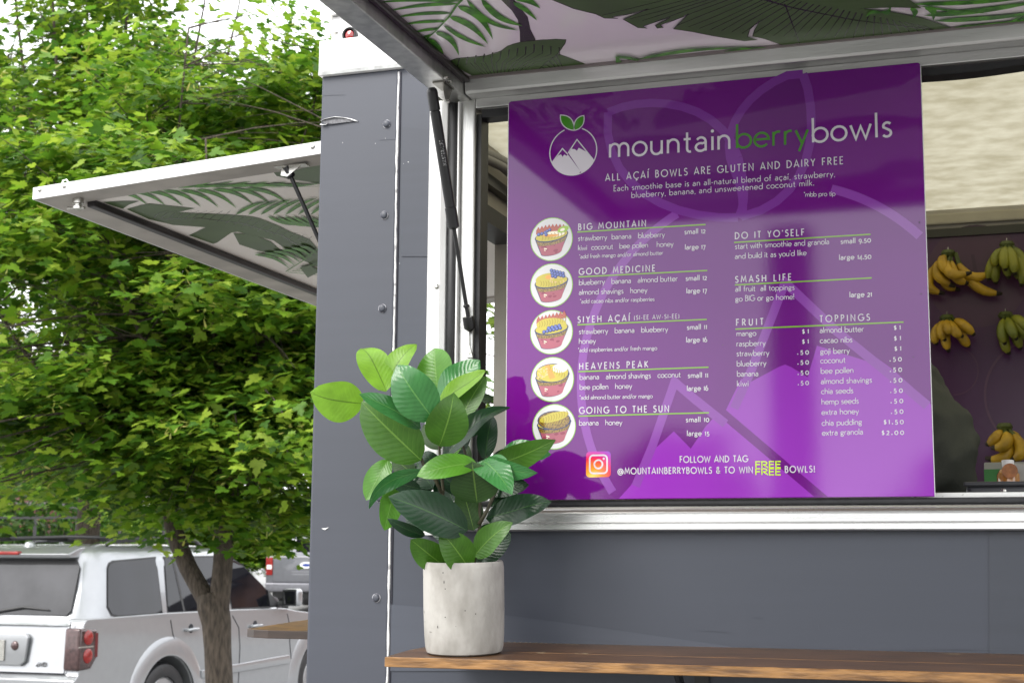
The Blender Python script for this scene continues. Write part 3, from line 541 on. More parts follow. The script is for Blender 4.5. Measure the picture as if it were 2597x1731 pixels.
# ---- stroke lettering
X = .57; rX = X/2
def ar(cx, cy, rx, ry, a0, a1, n=None):
    n = n or max(4, int(abs(a1-a0)/22)); return [(cx+rx*math.cos(math.radians(a0+(a1-a0)*i/n)), cy+ry*math.sin(math.radians(a0+(a1-a0)*i/n))) for i in range(n+1)]
B = .29; O_ = lambda cx=.29: ar(cx, rX, B, rX, 0, 360, 18)
G = {' ': (.30, []), 'a': (.50, [ar(.22, .165, .2, .165, 60, 300, 10)[0:1]+ar(.22, .165, .2, .165, 60, 300, 10)[1:]+[(.43, .09)], ar(.24, .38, .19, .19, 150, 0, 7)+[(.43, 0)], [(.32, .325), (.43, .345)]]),
 'b': (.60, [[(.04, 1), (.04, 0)], O_(.32)]), 'c': (.50, [ar(.29, rX, B, rX, 48, 312, 14)]), 'd': (.62, [[(.58, 1), (.58, 0)], O_(.30)]),
 'e': (.58, [[(.02, .30), (.57, .30)]+ar(.29, rX, B, rX, 3, 318, 16)]), 'f': (.30, [ar(.26, .82, .14, .16, 70, 180, 5)+[(.12, 0)], [(0, .54), (.27, .54)]]),
 'g': (.52, [ar(.23, .37, .20, .19, 0, 360, 14), [(.40, .50), (.52, .55)], [(.12, .22), (.05, .12), (.14, .06), (.36, .04), (.46, -.06), (.42, -.18), (.22, -.24), (.04, -.18), (.02, -.06), (.12, .05)]]),
 'h': (.54, [[(.04, 1), (.04, 0)], [(.04, .25)]+ar(.26, .33, .22, .24, 180, 0, 9)+[(.48, 0)]]), 'i': (.10, [[(.05, X), (.05, 0)], 'd']), 'j': (.14, [[(.09, X), (.09, -.1)]+ar(-.02, -.1, .11, .12, 0, -80, 4), 'd']),
 'k': (.46, [[(.04, 1), (.04, 0)], [(.40, X), (.07, .25)], [(.16, .33), (.44, 0)]]), 'l': (.10, [[(.05, 1), (.05, 0)]]),
 'm': (.86, [[(.04, X), (.04, 0)], [(.04, .25)]+ar(.235, .36, .195, .21, 180, 0, 8)+[(.43, 0)], [(.43, .25)]+ar(.625, .36, .195, .21, 180, 0, 8)+[(.82, 0)]]),
 'n': (.54, [[(.04, X), (.04, 0)], [(.04, .25)]+ar(.26, .34, .22, .23, 180, 0, 9)+[(.48, 0)]]), 'o': (.58, [O_()]), 'p': (.60, [[(.04, X), (.04, -.3)], O_(.32)]),
 'q': (.6, [[(.58, X), (.58, -.3)], O_(.30)]), 'r': (.32, [[(.04, X), (.04, 0)], [(.04, .30)]+ar(.24, .37, .2, .20, 175, 70, 5)]),
 's': (.38, [ar(.20, .43, .15, .14, 35, 200, 7)+ar(.18, .145, .16, .145, 60, -150, 9)]), 't': (.32, [[(.14, .82), (.14, .14)]+ar(.26, .13, .12, .13, 180, 290, 4), [(0, .54), (.29, .54)]]),
 'u': (.54, [[(.04, X), (.04, .23)]+ar(.26, .23, .22, .23, 180, 360, 9), [(.48, X), (.48, 0)]]), 'v': (.48, [[(0, X), (.24, 0), (.48, X)]]), 'w': (.78, [[(0, X), (.2, 0), (.39, .5), (.58, 0), (.78, X)]]),
 'x': (.44, [[(0, X), (.42, 0)], [(.42, X), (0, 0)]]), 'y': (.48, [[(0, X), (.25, .02)], [(.48, X), (.13, -.3)]]), 'z': (.42, [[(.02, X), (.40, X), (.02, 0), (.42, 0)]]),
 'A': (.66, [[(0, 0), (.33, 1), (.66, 0)], [(.10, .28), (.56, .28)]]), 'B': (.5, [[(.04, 0), (.04, 1), (.2, 1)]+ar(.2, .79, .2, .21, 90, -90, 7)+[(.04, .58)], [(.04, .58), (.22, .58)]+ar(.22, .29, .24, .29, 90, -90, 8)+[(.04, 0)]]),
 'C': (.74, [ar(.46, .5, .44, .5, 45, 315, 14)]), 'D': (.66, [[(.04, 0), (.04, 1), (.18, 1)]+ar(.18, .5, .46, .5, 90, -90, 12)+[(.04, 0)]]), 'E': (.44, [[(.42, 1), (.04, 1), (.04, 0), (.42, 0)], [(.04, .52), (.38, .52)]]),
 'F': (.40, [[(.40, 1), (.04, 1), (.04, 0)], [(.04, .52), (.36, .52)]]), 'G': (.82, [ar(.46, .5, .44, .5, 45, 340, 15)+[(.86, .46), (.55, .46)]]), 'H': (.64, [[(.04, 0), (.04, 1)], [(.6, 0), (.6, 1)], [(.04, .52), (.6, .52)]]),
 'I': (.10, [[(.05, 0), (.05, 1)]]), 'J': (.3, [[(.24, 1), (.24, .1), (.1, 0)]]), 'K': (.54, [[(.04, 0), (.04, 1)], [(.48, 1), (.07, .46)], [(.14, .55), (.54, 0)]]), 'L': (.40, [[(.04, 1), (.04, 0), (.40, 0)]]),
 'M': (.80, [[(.0, 0), (.12, 1), (.4, .25), (.68, 1), (.80, 0)]]), 'N': (.66, [[(.04, 0), (.04, 1), (.62, 0), (.62, 1)]]), 'O': (.94, [ar(.47, .5, .46, .5, 0, 360, 22)]), 'P': (.46, [[(.04, 0), (.04, 1), (.2, 1)]+ar(.2, .74, .24, .26, 90, -90, 8)+[(.04, .48)]]),
 'R': (.52, [[(.04, 0), (.04, 1), (.2, 1)]+ar(.2, .74, .24, .26, 90, -90, 8)+[(.04, .48)], [(.2, .48), (.52, 0)]]), 'S': (.46, [ar(.24, .75, .19, .24, 30, 230, 8)+ar(.22, .26, .22, .26, 55, -150, 9)]),
 'T': (.46, [[(0, 1), (.46, 1)], [(.23, 1), (.23, 0)]]), 'U': (.58, [[(.04, 1), (.04, .28)]+ar(.29, .28, .25, .28, 180, 360, 9)+[(.54, 1)]]), 'V': (.62, [[(0, 1), (.31, 0), (.62, 1)]]), 'W': (.96, [[(0, 1), (.24, 0), (.48, .85), (.72, 0), (.96, 1)]]),
 'Y': (.54, [[(0, 1), (.27, .5), (.54, 1)], [(.27, .5), (.27, 0)]]), '1': (.18, [[(.0, .58), (.12, .66), (.12, 0)]]), '2': (.42, [ar(.2, .46, .18, .2, 160, -20, 7)+[(.02, 0), (.42, 0)]]), '0': (.56, [ar(.28, .33, .27, .33, 0, 360, 16)]),
 '5': (.46, [[(.40, .66), (.12, .66), (.09, .36)]+ar(.2, .16, .22, .23, 115, -140, 8)]), '4': (.46, [[(.34, -.22), (.34, .62), (.0, .1), (.46, .1)]]), '6': (.48, [ar(.24, .25, .23, .25, 0, 360, 14), [(.02, .28), (.10, .62), (.30, .92)]]),
 '7': (.42, [[(0, .66), (.40, .66), (.14, -.24)]]), '9': (.48, [ar(.24, .42, .22, .24, 0, 360, 14), [(.46, .40), (.38, .05), (.18, -.24)]]), '8': (.4, [ar(.2, .2, .2, .2, 0, 360, 12), ar(.2, .6, .16, .18, 0, 360, 12)]), '3': (.4, [ar(.18, .5, .16, .16, 150, -80, 7)+ar(.18, .14, .2, .2, 80, -150, 8)]),
 '$': (.42, [ar(.22, .50, .16, .16, 30, 230, 7)+ar(.20, .20, .18, .17, 55, -150, 8), [(.21, .78), (.21, -.10)]]), '.': (.10, ['p']), ',': (.12, [[(.09, .05), (.04, -.14)]]), "'": (.10, [[(.05, 1), (.04, .78)]]), '!': (.10, [[(.05, 1), (.05, .28)], 'p']),
 '*': (.24, [[(.12, 1), (.12, .76)], [(.02, .94), (.22, .82)], [(.22, .94), (.02, .82)]]), '-': (.30, [[(.03, .34), (.27, .34)]]), '/': (.36, [[(0, -.1), (.34, 1.02)]]), '(': (.2, [ar(.26, .42, .2, .62, 125, 235, 7)]), ')': (.2, [ar(-.06, .42, .2, .62, 55, -55, 7)]),
 '&': (.56, [[(.56, 0), (.10, .72), (.12, .92), (.26, 1), (.38, .88), (.34, .70), (.08, .42), (.02, .2), (.14, .02), (.32, 0), (.56, .42)]]), '@': (.96, [ar(.46, .36, .46, .5, -50, 300, 20), ar(.46, .38, .2, .22, 0, 360, 12), [(.66, .58), (.68, .2), (.84, .16), (.91, .36)]])}
G['ç'] = (G['c'][0], G['c'][1]+[[(.30, 0), (.26, -.12), (.34, -.16), (.24, -.24)]]); G['Ç'] = (G['C'][0], G['C'][1]+[[(.46, 0), (.40, -.13), (.52, -.18), (.38, -.28)]])
G['í'] = (.14, [[(.05, X), (.05, 0)], [(.05, .76), (.14, .98)]]); G['Í'] = (.14, [[(.05, 0), (.05, 1)], [(.06, 1.12), (.18, 1.34)]])
def text(s, a, b, cap, mt=None, wt=.095, gap=.15, align='l', name='menu_text', P=None, wide=False, par=None):
    "s set between two points of the photograph on the board; cap = capital height in metres"
    A = P(*a) if P else U(*a); Bv = P(*b) if P else U(*b); wtot = (Bv-A).length; dr = (Bv-A).normalized(); up = Vector((-dr.y, dr.x))
    nat = sum(G[c][0] for c in s); ng = max(1, len(s)-1); g_ = (wtot/cap-nat)/ng
    sx = 1.0
    if wide: sx = (wtot/cap-.16*ng)/nat; g_ = .16
    if g_ < .07: sx = (wtot/cap-.10*ng)/nat; g_ = .10
    m = MB(); x = 0; k = 0
    for ch in s:
        for q in G[ch][1]:
            k += 1; y = PY-.00095-.00003*(k % 3)
            if q in ('d', 'p'):
                cy = .80 if q == 'd' else .05; r = wt*.72; q2 = [(G[ch][0]/2*sx+r*math.cos(t*PI/5), cy+r*math.sin(t*PI/5)) for t in range(10)]
                if ch == 'j': q2 = [(a_+.04, b_) for a_, b_ in q2]
                m.poly([(A+dr*(x+u_)*cap+up*v_*cap).to_3d().xzy+Vector((0, y, 0)) if False else Vector(((A+dr*(x+u_)*cap+up*v_*cap).x, y, (A+dr*(x+u_)*cap+up*v_*cap).y)) for u_, v_ in q2])
            else:
                cl = len(q) > 6 and abs(q[0][0]-q[-1][0]) < 1e-6 and abs(q[0][1]-q[-1][1]) < 1e-6
                pts = [A+dr*(x+u_*sx)*cap+up*v_*cap for u_, v_ in (q[:-1] if cl else q)]
                stroke(m, pts, wt*cap, y, cl)
        x += G[ch][0]*sx+g_
    return m.build(name, mt or INK, par or bd, recalc=False)
text('mountain', (1545, 400), (1853.5, 377.7), .0495, wt=.095, name='title_text'); text('berry', (1867, 376.3), (2049, 364), .0495, LEAFG, wt=.095, name='title_text'); text('bowls', (2060, 361.7), (2262.7, 345.7), .0495, wt=.095, name='title_text')
bl = pc
text('ALL AÇAÍ BOWLS ARE GLUTEN AND DAIRY FREE', (1536, 459), (2138.4, 415.6), .0142, wt=.13, name='heading_text')
text('Each smoothie base is an all-natural blend of açaí, strawberry,', (1556.8, 485.2), (2117.6, 447.9), .0122, wt=.10)
text('blueberry, banana, and unsweetened coconut milk.', (1601.7, 502), (2064.3, 470.6), .0122, wt=.10)
text('*mbb pro tip', (2038.8, 499.3), (2118.2, 496.5), .0095, wt=.11)
H = .0125; T_ = .0112; N_ = .0086; Pp = .0106
def head(s, a, b, l0, l1, xa=None):
    text(s, a, b, H, wt=.155, name='heading_text')
    m = MB(); stroke(m, [U(*l0), U(*l1)], .0026, PY-.00075); m.build('rule_line', GRN, bd, recalc=False)
def tx(s, a, b): text(s, a, b, T_, wt=.108)
def nt_(s, a, b): text(s, a, b, N_, wt=.115)
def pr(s, a, b): text(s, a, b, Pp, wt=.15, name='price_text')
head('BIG MOUNTAIN', (1467.2, 583.6), (1638, 573.3), (1464.7, 588.6), (1789.6, 569.6))
tx('strawberry  banana   blueberry', (1466.4, 611), (1686, 600.9)); tx('kiwi  coconut   bee pollen    honey', (1466.4, 634.9), (1708, 624.5)); nt_('*add fresh mango and/or almond butter', (1469.2, 655.8), (1682, 646))
pr('small 12', (1736.4, 594.2), (1788.9, 591.3)); pr('large 17', (1737.6, 632.9), (1788.9, 631.2))
head('GOOD MEDICINE', (1468.7, 696.5), (1661.4, 687.4), (1467.2, 702.2), (1793.8, 685.9))
tx('blueberry   banana   almond butter', (1468.7, 722.9), (1718.6, 712.5)); tx('almond shavings   honey', (1468.7, 747.5), (1641.7, 741.6)); nt_('*add cacao nibs and/or raspberries', (1471.6, 769.2), (1660, 763.1))
pr('small 12', (1739.6, 711.8), (1792.6, 709.6)); pr('large 17', (1741.3, 743.4), (1792.6, 742.1))
head('SIYEH AÇAÍ', (1465.5, 818), (1597.3, 813.6), (1464.7, 823.5), (1792.6, 809.9)); text('(SI-EE AW-SI-EE)', (1608.4, 810.6), (1723, 806.7), .0085, wt=.13)
tx('strawberry   banana   blueberry', (1468.7, 846.9), (1694, 840.7)); tx('honey', (1468.7, 871.5), (1511, 870.3)); nt_('*add raspberries and/or fresh mango', (1466.5, 892.5), (1666.4, 887))
pr('small 11', (1742.8, 835.8), (1793, 834)); pr('large 16', (1740.8, 867.8), (1793, 866.6))
head('HEAVENS PEAK', (1469.6, 936.3), (1643.7, 930.9), (1466.9, 942.1), (1797.2, 930.9))
tx('banana   almond shavings   coconut', (1470.4, 962.5), (1726.2, 955.8)); tx('bee pollen   honey', (1470.4, 987.7), (1603, 984.5)); nt_('*add almond butter and/or mango', (1470.4, 1012.6), (1655.2, 1008.6))
pr('small 11', (1745, 957.7), (1795.9, 956.6)); pr('large 16', (1742.8, 990.6), (1795.9, 989.3))
head('GOING TO THE SUN', (1469.6, 1048.2), (1696.5, 1043.4), (1466.9, 1054.7), (1798.3, 1046.1)); tx('banana   honey', (1469, 1078.2), (1578, 1076.9))
pr('small 10', (1740.1, 1069.7), (1798.3, 1068.9)); pr('large 15', (1742.8, 1104.5), (1799, 1104))
text('FOLLOW AND TAG', (1724.6, 1172), (1896.3, 1170), .0118, wt=.165); text('@MOUNTAINBERRYBOWLS & TO WIN', (1567.4, 1201.5), (1909.2, 1198.2), .0118, wt=.165); text('BOWLS!', (1991.4, 1197.4), (2066.4, 1196), .0118, wt=.165)
LIM = pm('menu bright lime', 'c4e02a')
text('FREE', (1916, 1185.3), (1981, 1185), .0118, LIM, wt=.2, name='free_text', wide=True); text('FREE', (1916, 1203.5), (1981, 1203.2), .0118, LIM, wt=.2, name='free_text', wide=True)
head("DO IT YO'SELF", (1864.5, 605.9), (2039.4, 596.6), (1862, 615), (2207.9, 594.3)); tx('start with smoothie and granola', (1864.5, 631.6), (2103.2, 619)); tx("and build it as you'd like", (1864.5, 656.6), (2045.4, 647.1))
pr('small 9.50', (2132.5, 618.5), (2208.4, 614.3)); pr('large 14.50', (2128.7, 659), (2209.3, 655.9))
head('SMASH LIFE', (1865.2, 716.6), (2006.8, 710.2), (1864, 722.5), (2211, 704.7)); tx('all fruit  all toppings', (1865.2, 739.4), (2015, 734.7)); tx('go BIG or go home!', (1865.7, 764.4), (2014, 758.5)); pr('large 21', (2155, 753.5), (2211, 751.8))
head('FRUIT', (1867.6, 825.6), (1935.9, 823.2), (1865.2, 834.4), (2291.7, 816.5)); text('TOPPINGS', (2079.4, 816.8), (2206, 812), H, wt=.135, name='heading_text')
for s, a, xe, ye, p, xp, yp in (('mango', (1868.3, 852.2), 1917.6, -.7, '$1', 2034.9, 845.3), ('raspberry', (1868.3, 877.9), 1941.4, -1, '$1', 2034.9, 870.8), ('strawberry', (1868.5, 902.8), 1950.7, -1, '.50', 2022.7, 898.2), ('blueberry', (1869, 928.7), 1943.2, -1, '.50', 2023.2, 923.4), ('banana', (1869.5, 954.2), 1923.4, -.6, '.50', 2023.7, 949.6), ('kiwi', (1869.5, 979.1), 1898.2, -.3, '.50', 2024.2, 975.6)):
    tx(s, a, (xe, a[1]+ye*2)); text(p, (xp, yp), (2051, yp-.3), Pp, wt=.15, name='price_text')
for s, a, xe, p, xp, xr, yp in (('almond butter', (2079.4, 843.9), 2190.8, '$1', 2267.4, 2284, 835.8), ('cacao nibs', (2080.1, 869.6), 2161.5, '$1', 2268, 2284.8, 862.5), ('goji berry', (2081.1, 897.4), 2154.8, '$1', 2269, 2285.5, 888.8), ('coconut', (2081.1, 920.7), 2144, '.50', 2257, 2286.5, 915.6), ('bee pollen', (2081.9, 947), 2164.7, '.50', 2257.5, 2287.2, 942.1),
                               ('almond shavings', (2082.5, 973.2), 2211.5, '.50', 2258, 2288, 968.6), ('chia seeds', (2083.3, 998.6), 2164, '.50', 2258.5, 2289, 995.2), ('hemp seeds', (2083.8, 1025.2), 2178, '.50', 2259.5, 2290, 1021.4), ('extra honey', (2084.3, 1051.4), 2178, '.50', 2260.3, 2290.6, 1048.2), ('chia pudding', (2084.9, 1078.7), 2186, '$1.50', 2241.8, 2291.3, 1074.7), ('extra granola', (2085.4, 1103.6), 2189, '$2.00', 2236.7, 2292.1, 1101.7)):
    tx(s, a, (xe, a[1]-(xe-a[0])*.03)); text(p, (xp, yp), (xr, yp-.4), Pp, wt=.15, name='price_text')
# ---- small logo
lc = U(1453.8, 384); lr = (U(1513.4, 384)-U(1394.4, 384)).x/2
def g1(x, y): return U(1270+x/3.564, 220+y/3.564)
m = MB(); stroke(m, [(lc.x+lr*math.cos(a), lc.y+lr*math.sin(a)) for a in [math.radians(112+i*316/48) for i in range(49)]], .0022, PY-.0006); m.build('logo_ring', INK, bd, recalc=False)
def onc(x, y): p = g1(x, y); d = (p-lc); return lc+d.normalized()*(lr*.985)
arcp = lambda p, q, n=12: [lc+Vector((math.cos(a), math.sin(a)))*lr*.985 for a in [math.atan2((p-lc).y, (p-lc).x)+i*((math.atan2((q-lc).y, (q-lc).x)-math.atan2((p-lc).y, (p-lc).x)) % (2*PI))/n for i in range(n+1)]]
Lp = [onc(475, 680), g1(522, 622), g1(545, 612), g1(560, 636), g1(574, 614), g1(598, 626), g1(607, 612), g1(722, 766)]; Lp = Lp+arcp(onc(475, 680), onc(708, 790))[::-1][:-1]
pin('logo_mountain', [Lp], INK, up=.00058)
Rp = [onc(728, 775), g1(614, 603), g1(640, 562), g1(668, 566), g1(690, 580), g1(706, 553), g1(742, 572), g1(775, 590), onc(835, 663)]; Rp = Rp+arcp(onc(728, 775), onc(835, 663))[::-1][1:-1]
pin('logo_mountain', [Rp], INK, up=.00058)
m = MB(); stroke(m, [onc(475, 680), g1(558, 560), g1(607, 612)], .0022, PY-.00064); stroke(m, [g1(609, 600), g1(690, 478), onc(835, 663)], .0022, PY-.00064); m.build('logo_ridge', INK, bd, recalc=False)
for P_ in (bez((540, 258), (620, 255), (670, 300), (663, 396))+bez((663, 396), (590, 392), (530, 340), (540, 258))[1:-1], bez((752, 262), (690, 268), (650, 320), (668, 396))+bez((668, 396), (730, 385), (765, 330), (752, 262))[1:-1]):
    Q_ = [g1(*p) for p in P_]; pin('logo_leaf', [Q_], LEAFG, up=.00062); m = MB(); stroke(m, Q_, .0020, PY-.00068, True); m.build('logo_leaf_line', INK, bd, recalc=False)
# ---- bowl pictures
PINK = pm('print pink', 'ac5a6b', .25); PINKD = pm('print pink dark', '8a3a50'); GRA = mat('print granola', hx('9a7a2e'), .1, scale=400, col2=hx('5a4418'), lo=.42, hi=.58, spec=.8); NAVY = pm('print navy', '27345f'); YEL = pm('print yellow', 'c4b648', .12); YELD = pm('print dark yellow', '9f8a30')
BLU = pm('print blueberry', '6878c0', .2); BLUD = pm('print blueberry dark', '27305f'); STRB = pm('print strawberry', 'b0604f', .2); STRD = pm('print strawberry edge', 'a83c34'); KIW = pm('print kiwi', '9cc23e', .2); CRM = pm('print cream', 'f0e8cf'); ORG = pm('print orange', 'dc9c4a'); BRN = pm('print brown', '4a3012'); ALM = pm('print almond', 'e2c48a', .2); WHT = pm('print white', 'cfcfcf')
def bowl(c, r, kind, tilt=0.0, seed=1):
    rr = random.Random(seed); k = [0]
    def P(pts): return [(c.x+r*x, c.y+r*z) for x, z in pts]
    def pg(pts, mt, nm):
        k[0] += 1; MB().poly([(a, PY-.0005-.000045*k[0], b) for a, b in P(pts)]).build(nm, mt, pic, recalc=False)
    def many(ptss, mt, nm):
        k[0] += 1; m = MB()
        for i, q in enumerate(ptss): m.poly([(a, PY-.0005-.000045*k[0]-.000004*(i % 8), b) for a, b in P(q)])
        m.build(nm, mt, pic, recalc=False)
    el_ = lambda cx, cz, a, b, n=18, t0=0: [(cx+a*math.cos(2*PI*i/n)*math.cos(t0)-b*math.sin(2*PI*i/n)*math.sin(t0), cz+a*math.cos(2*PI*i/n)*math.sin(t0)+b*math.sin(2*PI*i/n)*math.cos(t0)) for i in range(n)]
    m = MB(); m.poly([(a, PY-.00045, b) for a, b in P(el_(0, 0, 1, 1, 40))]); pic = m.build('bowl_picture', GRN, bd, recalc=False)
    pg(el_(0, 0, .965, .965, 40), WHT, 'picture_disc')
    sh_ = tilt
    T = lambda x, z: (x, z+sh_*x)
    bot = [T(.48*math.cos(a), -.60+.14*math.sin(a)) for a in [PI+i*PI/12 for i in range(13)]]
    pg([T(-.78, .16)]+[T(-.74, .0)]+[(x-.02, z-.02) for x, z in bot]+[T(.74, .0), T(.78, .16)], NAVY, 'cup_outline')
    pg([T(-.745, .14)]+bot+[T(.745, .14)], PINK, 'cup')
    many([[T(a+.09*math.cos(t)*s, b+.05*math.sin(t)*s) for t in [i*PI/4 for i in range(8)]] for a, b, s in [(rr.uniform(-.45, .45), rr.uniform(-.65, -.22), rr.uniform(.4, 1.4)) for _ in range(7)]], PINKD, 'cup_shade')
    many([[T(-.36, -.38), T(-.22, -.44), T(-.20, -.40), T(-.34, -.34)], [T(-.36, -.46), T(-.28, -.49), T(-.27, -.46), T(-.34, -.43)]], CRM, 'cup_gloss')
    ring = lambda z, s, n=12: [T(s*math.cos(a), z+.13*math.sin(a)) for a in [PI+i*PI/n for i in range(n+1)]]
    pg(ring(.10, .735)+ring(-.14, .66)[::-1], GRA, 'granola_band')
    many([[(a+.018*math.cos(t), b+.018*math.sin(t)) for t in [i*PI/3 for i in range(6)]] for a, b in [T(x_, -.02-.13*math.sqrt(max(0, 1-(x_/.72)**2))+rr.uniform(-.08, .08)) for x_ in [rr.uniform(-.62, .62) for _ in range(30)]]], BRN, 'granola_fleck')
    pg([T(*p) for p in el_(0, .15, .79, .27, 24)], NAVY, 'cup_rim'); pg([T(*p) for p in el_(0, .17, .745, .24, 24)], YEL, 'fruit_layer')
    berry = lambda L: (many([el_(a, b, s, s, 10) for a, b, s in L], BLUD, 'blueberry_edge'), many([el_(a-.01, b+.012, s*.68, s*.68, 10) for a, b, s in L], BLU, 'blueberry'))
    sber = lambda L: (many([[(a-.11*s, b-.10), (a-.10*s, b+.08), (a, b+.24), (a+.10*s, b+.06), (a+.11*s, b-.10)] for a, b, s in L], STRD, 'strawberry_edge'), many([[(a-.09*s, b-.09), (a-.08*s, b+.07), (a, b+.21), (a+.08*s, b+.05), (a+.09*s, b-.09)] for a, b, s in L], STRB, 'strawberry'))
    slices = lambda L, mt=YELD: many([[(a+.10*math.cos(t), b+.15*math.sin(t)) for t in [-1.2+i*2.4/7 for i in range(8)]]+[(a+.07*math.cos(t), b+.13*math.sin(t)) for t in [1.2-i*2.4/7 for i in range(8)]] for a, b in L], mt, 'banana_slice')
    nuts = lambda n, cx, cz, a, b: many([el_(cx+rr.uniform(-a, a), cz+rr.uniform(-b, b), .05, .026, 7, rr.uniform(0, 3)) for _ in range(n)], ALM, 'almond')
    if kind == 0:
        pg(el_(.12, .26, .52, .16), CRM, 'coconut'); slices([(-.5+i*.15, .08+.02*i) for i in range(8)]); pg(el_(-.05, .17, .4, .06), ORG, 'honey')
        sber([(-.62+i*.17, .36+.05*i-.006*i*i, 1) for i in range(8)]); pg(el_(.55, .42, .27, .14, 14, .3), KIW, 'kiwi'); pg(el_(.52, .40, .12, .07, 10, .3), CRM, 'kiwi_core'); berry([(-.60, .25, .085), (-.45, .28, .085), (-.30, .32, .085), (-.20, .38, .08), (-.08, .43, .08), (-.25, .22, .08)])
    elif kind == 1:
        pg(el_(-.18, .30, .56, .26, 20, .1), YEL, 'banana_mound'); slices([(-.55+i*.12, .10-.01*i) for i in range(8)]); pg(el_(-.12, .38, .17, .10), ORG, 'honey'); nuts(16, .28, .25, .34, .12); berry([(.0+.135*(i % 5)+.03*(i//5), .68-.04*(i % 5)-.13*(i//5), .085) for i in range(12)])
    elif kind == 2:
        sber([(-.60+i*.17, .50+.03*i, .9) for i in range(8)]); pg(el_(0, .34, .70, .30), YEL, 'banana_mound'); slices([(-.62+i*.12, .36+.02*i) for i in range(11)]); berry([(-.34+.15*i, .02+.03*i, .09) for i in range(6)]+[(-.12+.16*i, .18+.03*i, .095) for i in range(4)])
    elif kind == 3:
        pg(el_(0, .28, .76, .42, 20), NAVY, 'cup_rim'); pg(el_(0, .28, .73, .39, 20), YEL, 'fruit_layer'); pg(el_(.35, .48, .36, .20, 16), CRM, 'coconut'); pg([(-.35, .62), (-.15, .66), (.15, .08), (-.12, .02)], ORG, 'honey'); slices([(-.18+i*.11, .52-.06*i) for i in range(7)]); nuts(30, -.45, .28, .22, .22)
    else:
        pg(el_(0, .28, .76, .42, 20), NAVY, 'cup_rim'); pg(el_(0, .28, .72, .38, 20), GRA, 'granola_top'); pg(el_(.0, .42, .68, .2, 18, .22), YEL, 'banana_mound'); slices([(-.55+i*.12, .30+.03*i) for i in range(10)]); many([[(a, b), (a+.05, b+.0), (a+.14, b+.16), (a+.09, b+.17)] for a, b in [(-.42+i*.13, .02+.02*i) for i in range(7)]], YELD, 'chocolate_stripe')
bowl(U(1398.9, 606.6), .0460, 0, .12, 1); bowl(U(1398.7, 723.6), .0462, 1, .10, 2); bowl(U(1398.7, 842), .0462, 2, .08, 3); bowl(U(1401, 961.7), .0465, 3, .10, 4); bowl(U(1405.3, 1081.5), .0465, 4, .10, 5)
# ---- photo-sharing app badge
ca, cb_ = U(1486.5, 1144.4), U(1549.4, 1209); bc = (ca+cb_)/2; hs = abs(cb_.x-ca.x)/2
def rsq(h, r, n=5): return [(bc.x+sx_*(h-r)+r*math.cos(a0+i*PI/2/n), bc.y+sz_*(h-r)+r*math.sin(a0+i*PI/2/n)) for sx_, sz_, a0 in ((1, 1, 0), (-1, 1, PI/2), (-1, -1, PI), (1, -1, 1.5*PI)) for i in range(n+1)]
gm = bpy.data.materials.new('badge gradient'); gm.use_nodes = True; t = gm.node_tree; tc_ = t.nodes.new('ShaderNodeTexCoord'); gr_ = t.nodes.new('ShaderNodeTexGradient'); gr_.gradient_type = 'SPHERICAL'
mp_ = t.nodes.new('ShaderNodeMapping'); mp_.inputs['Location'].default_value = tuple(-v/(hs*3.0) for v in (bc.x-hs*.5, PY, bc.y-hs)); mp_.inputs['Scale'].default_value = (1/(hs*3.0),)*3
rp_ = t.nodes.new('ShaderNodeValToRGB'); e_ = rp_.color_ramp.elements; e_[0].position = .10; e_[0].color = (*hx('4a4fc4'), 1); e_[1].position = 1; e_[1].color = (*hx('fbd35a'), 1)
for p_, c_ in ((.32, 'b02fa8'), (.52, 'e0304a'), (.75, 'f58a2a')): q_ = e_.new(p_); q_.color = (*hx(c_), 1)
t.links.new(tc_.outputs['Object'], mp_.inputs[0]); t.links.new(mp_.outputs[0], gr_.inputs[0]); t.links.new(gr_.outputs[0], rp_.inputs[0]); t.links.new(rp_.outputs[0], t.nodes['Principled BSDF'].inputs[0]); t.nodes['Principled BSDF'].inputs['Roughness'].default_value = .08
ic = pin('app_badge', [rsq(hs, hs*.28)], gm, up=.0006)
m = MB(); stroke(m, rsq(hs*.70, hs*.28), hs*.13, PY-.0008, True); stroke(m, [(bc.x+hs*.33*math.cos(i*PI/10), bc.y+hs*.33*math.sin(i*PI/10)) for i in range(20)], hs*.13, PY-.0008, True); m.poly([(bc.x+hs*.43+hs*.09*math.cos(i*PI/5), PY-.0008, bc.y+hs*.43+hs*.09*math.sin(i*PI/5)) for i in range(10)]); m.build('badge_outline', INK, bd, recalc=False)
# specks
for (x, y, s_) in ((2332, 564, .0014), (1833, 875, .0008), (2316, 905, .001), (2336, 745, .001)):
    c = U(x, y); pin('speck', [[(c.x+s_*math.cos(i), c.y+s_*math.sin(i)) for i in range(6)]], RUB, up=.0012)
m = MB(); m.box(U(2280, 1270).x, U(2373, 1270).x+.0, PY-.004, PY-.0007, 1.8452, 1.8485) if False else None
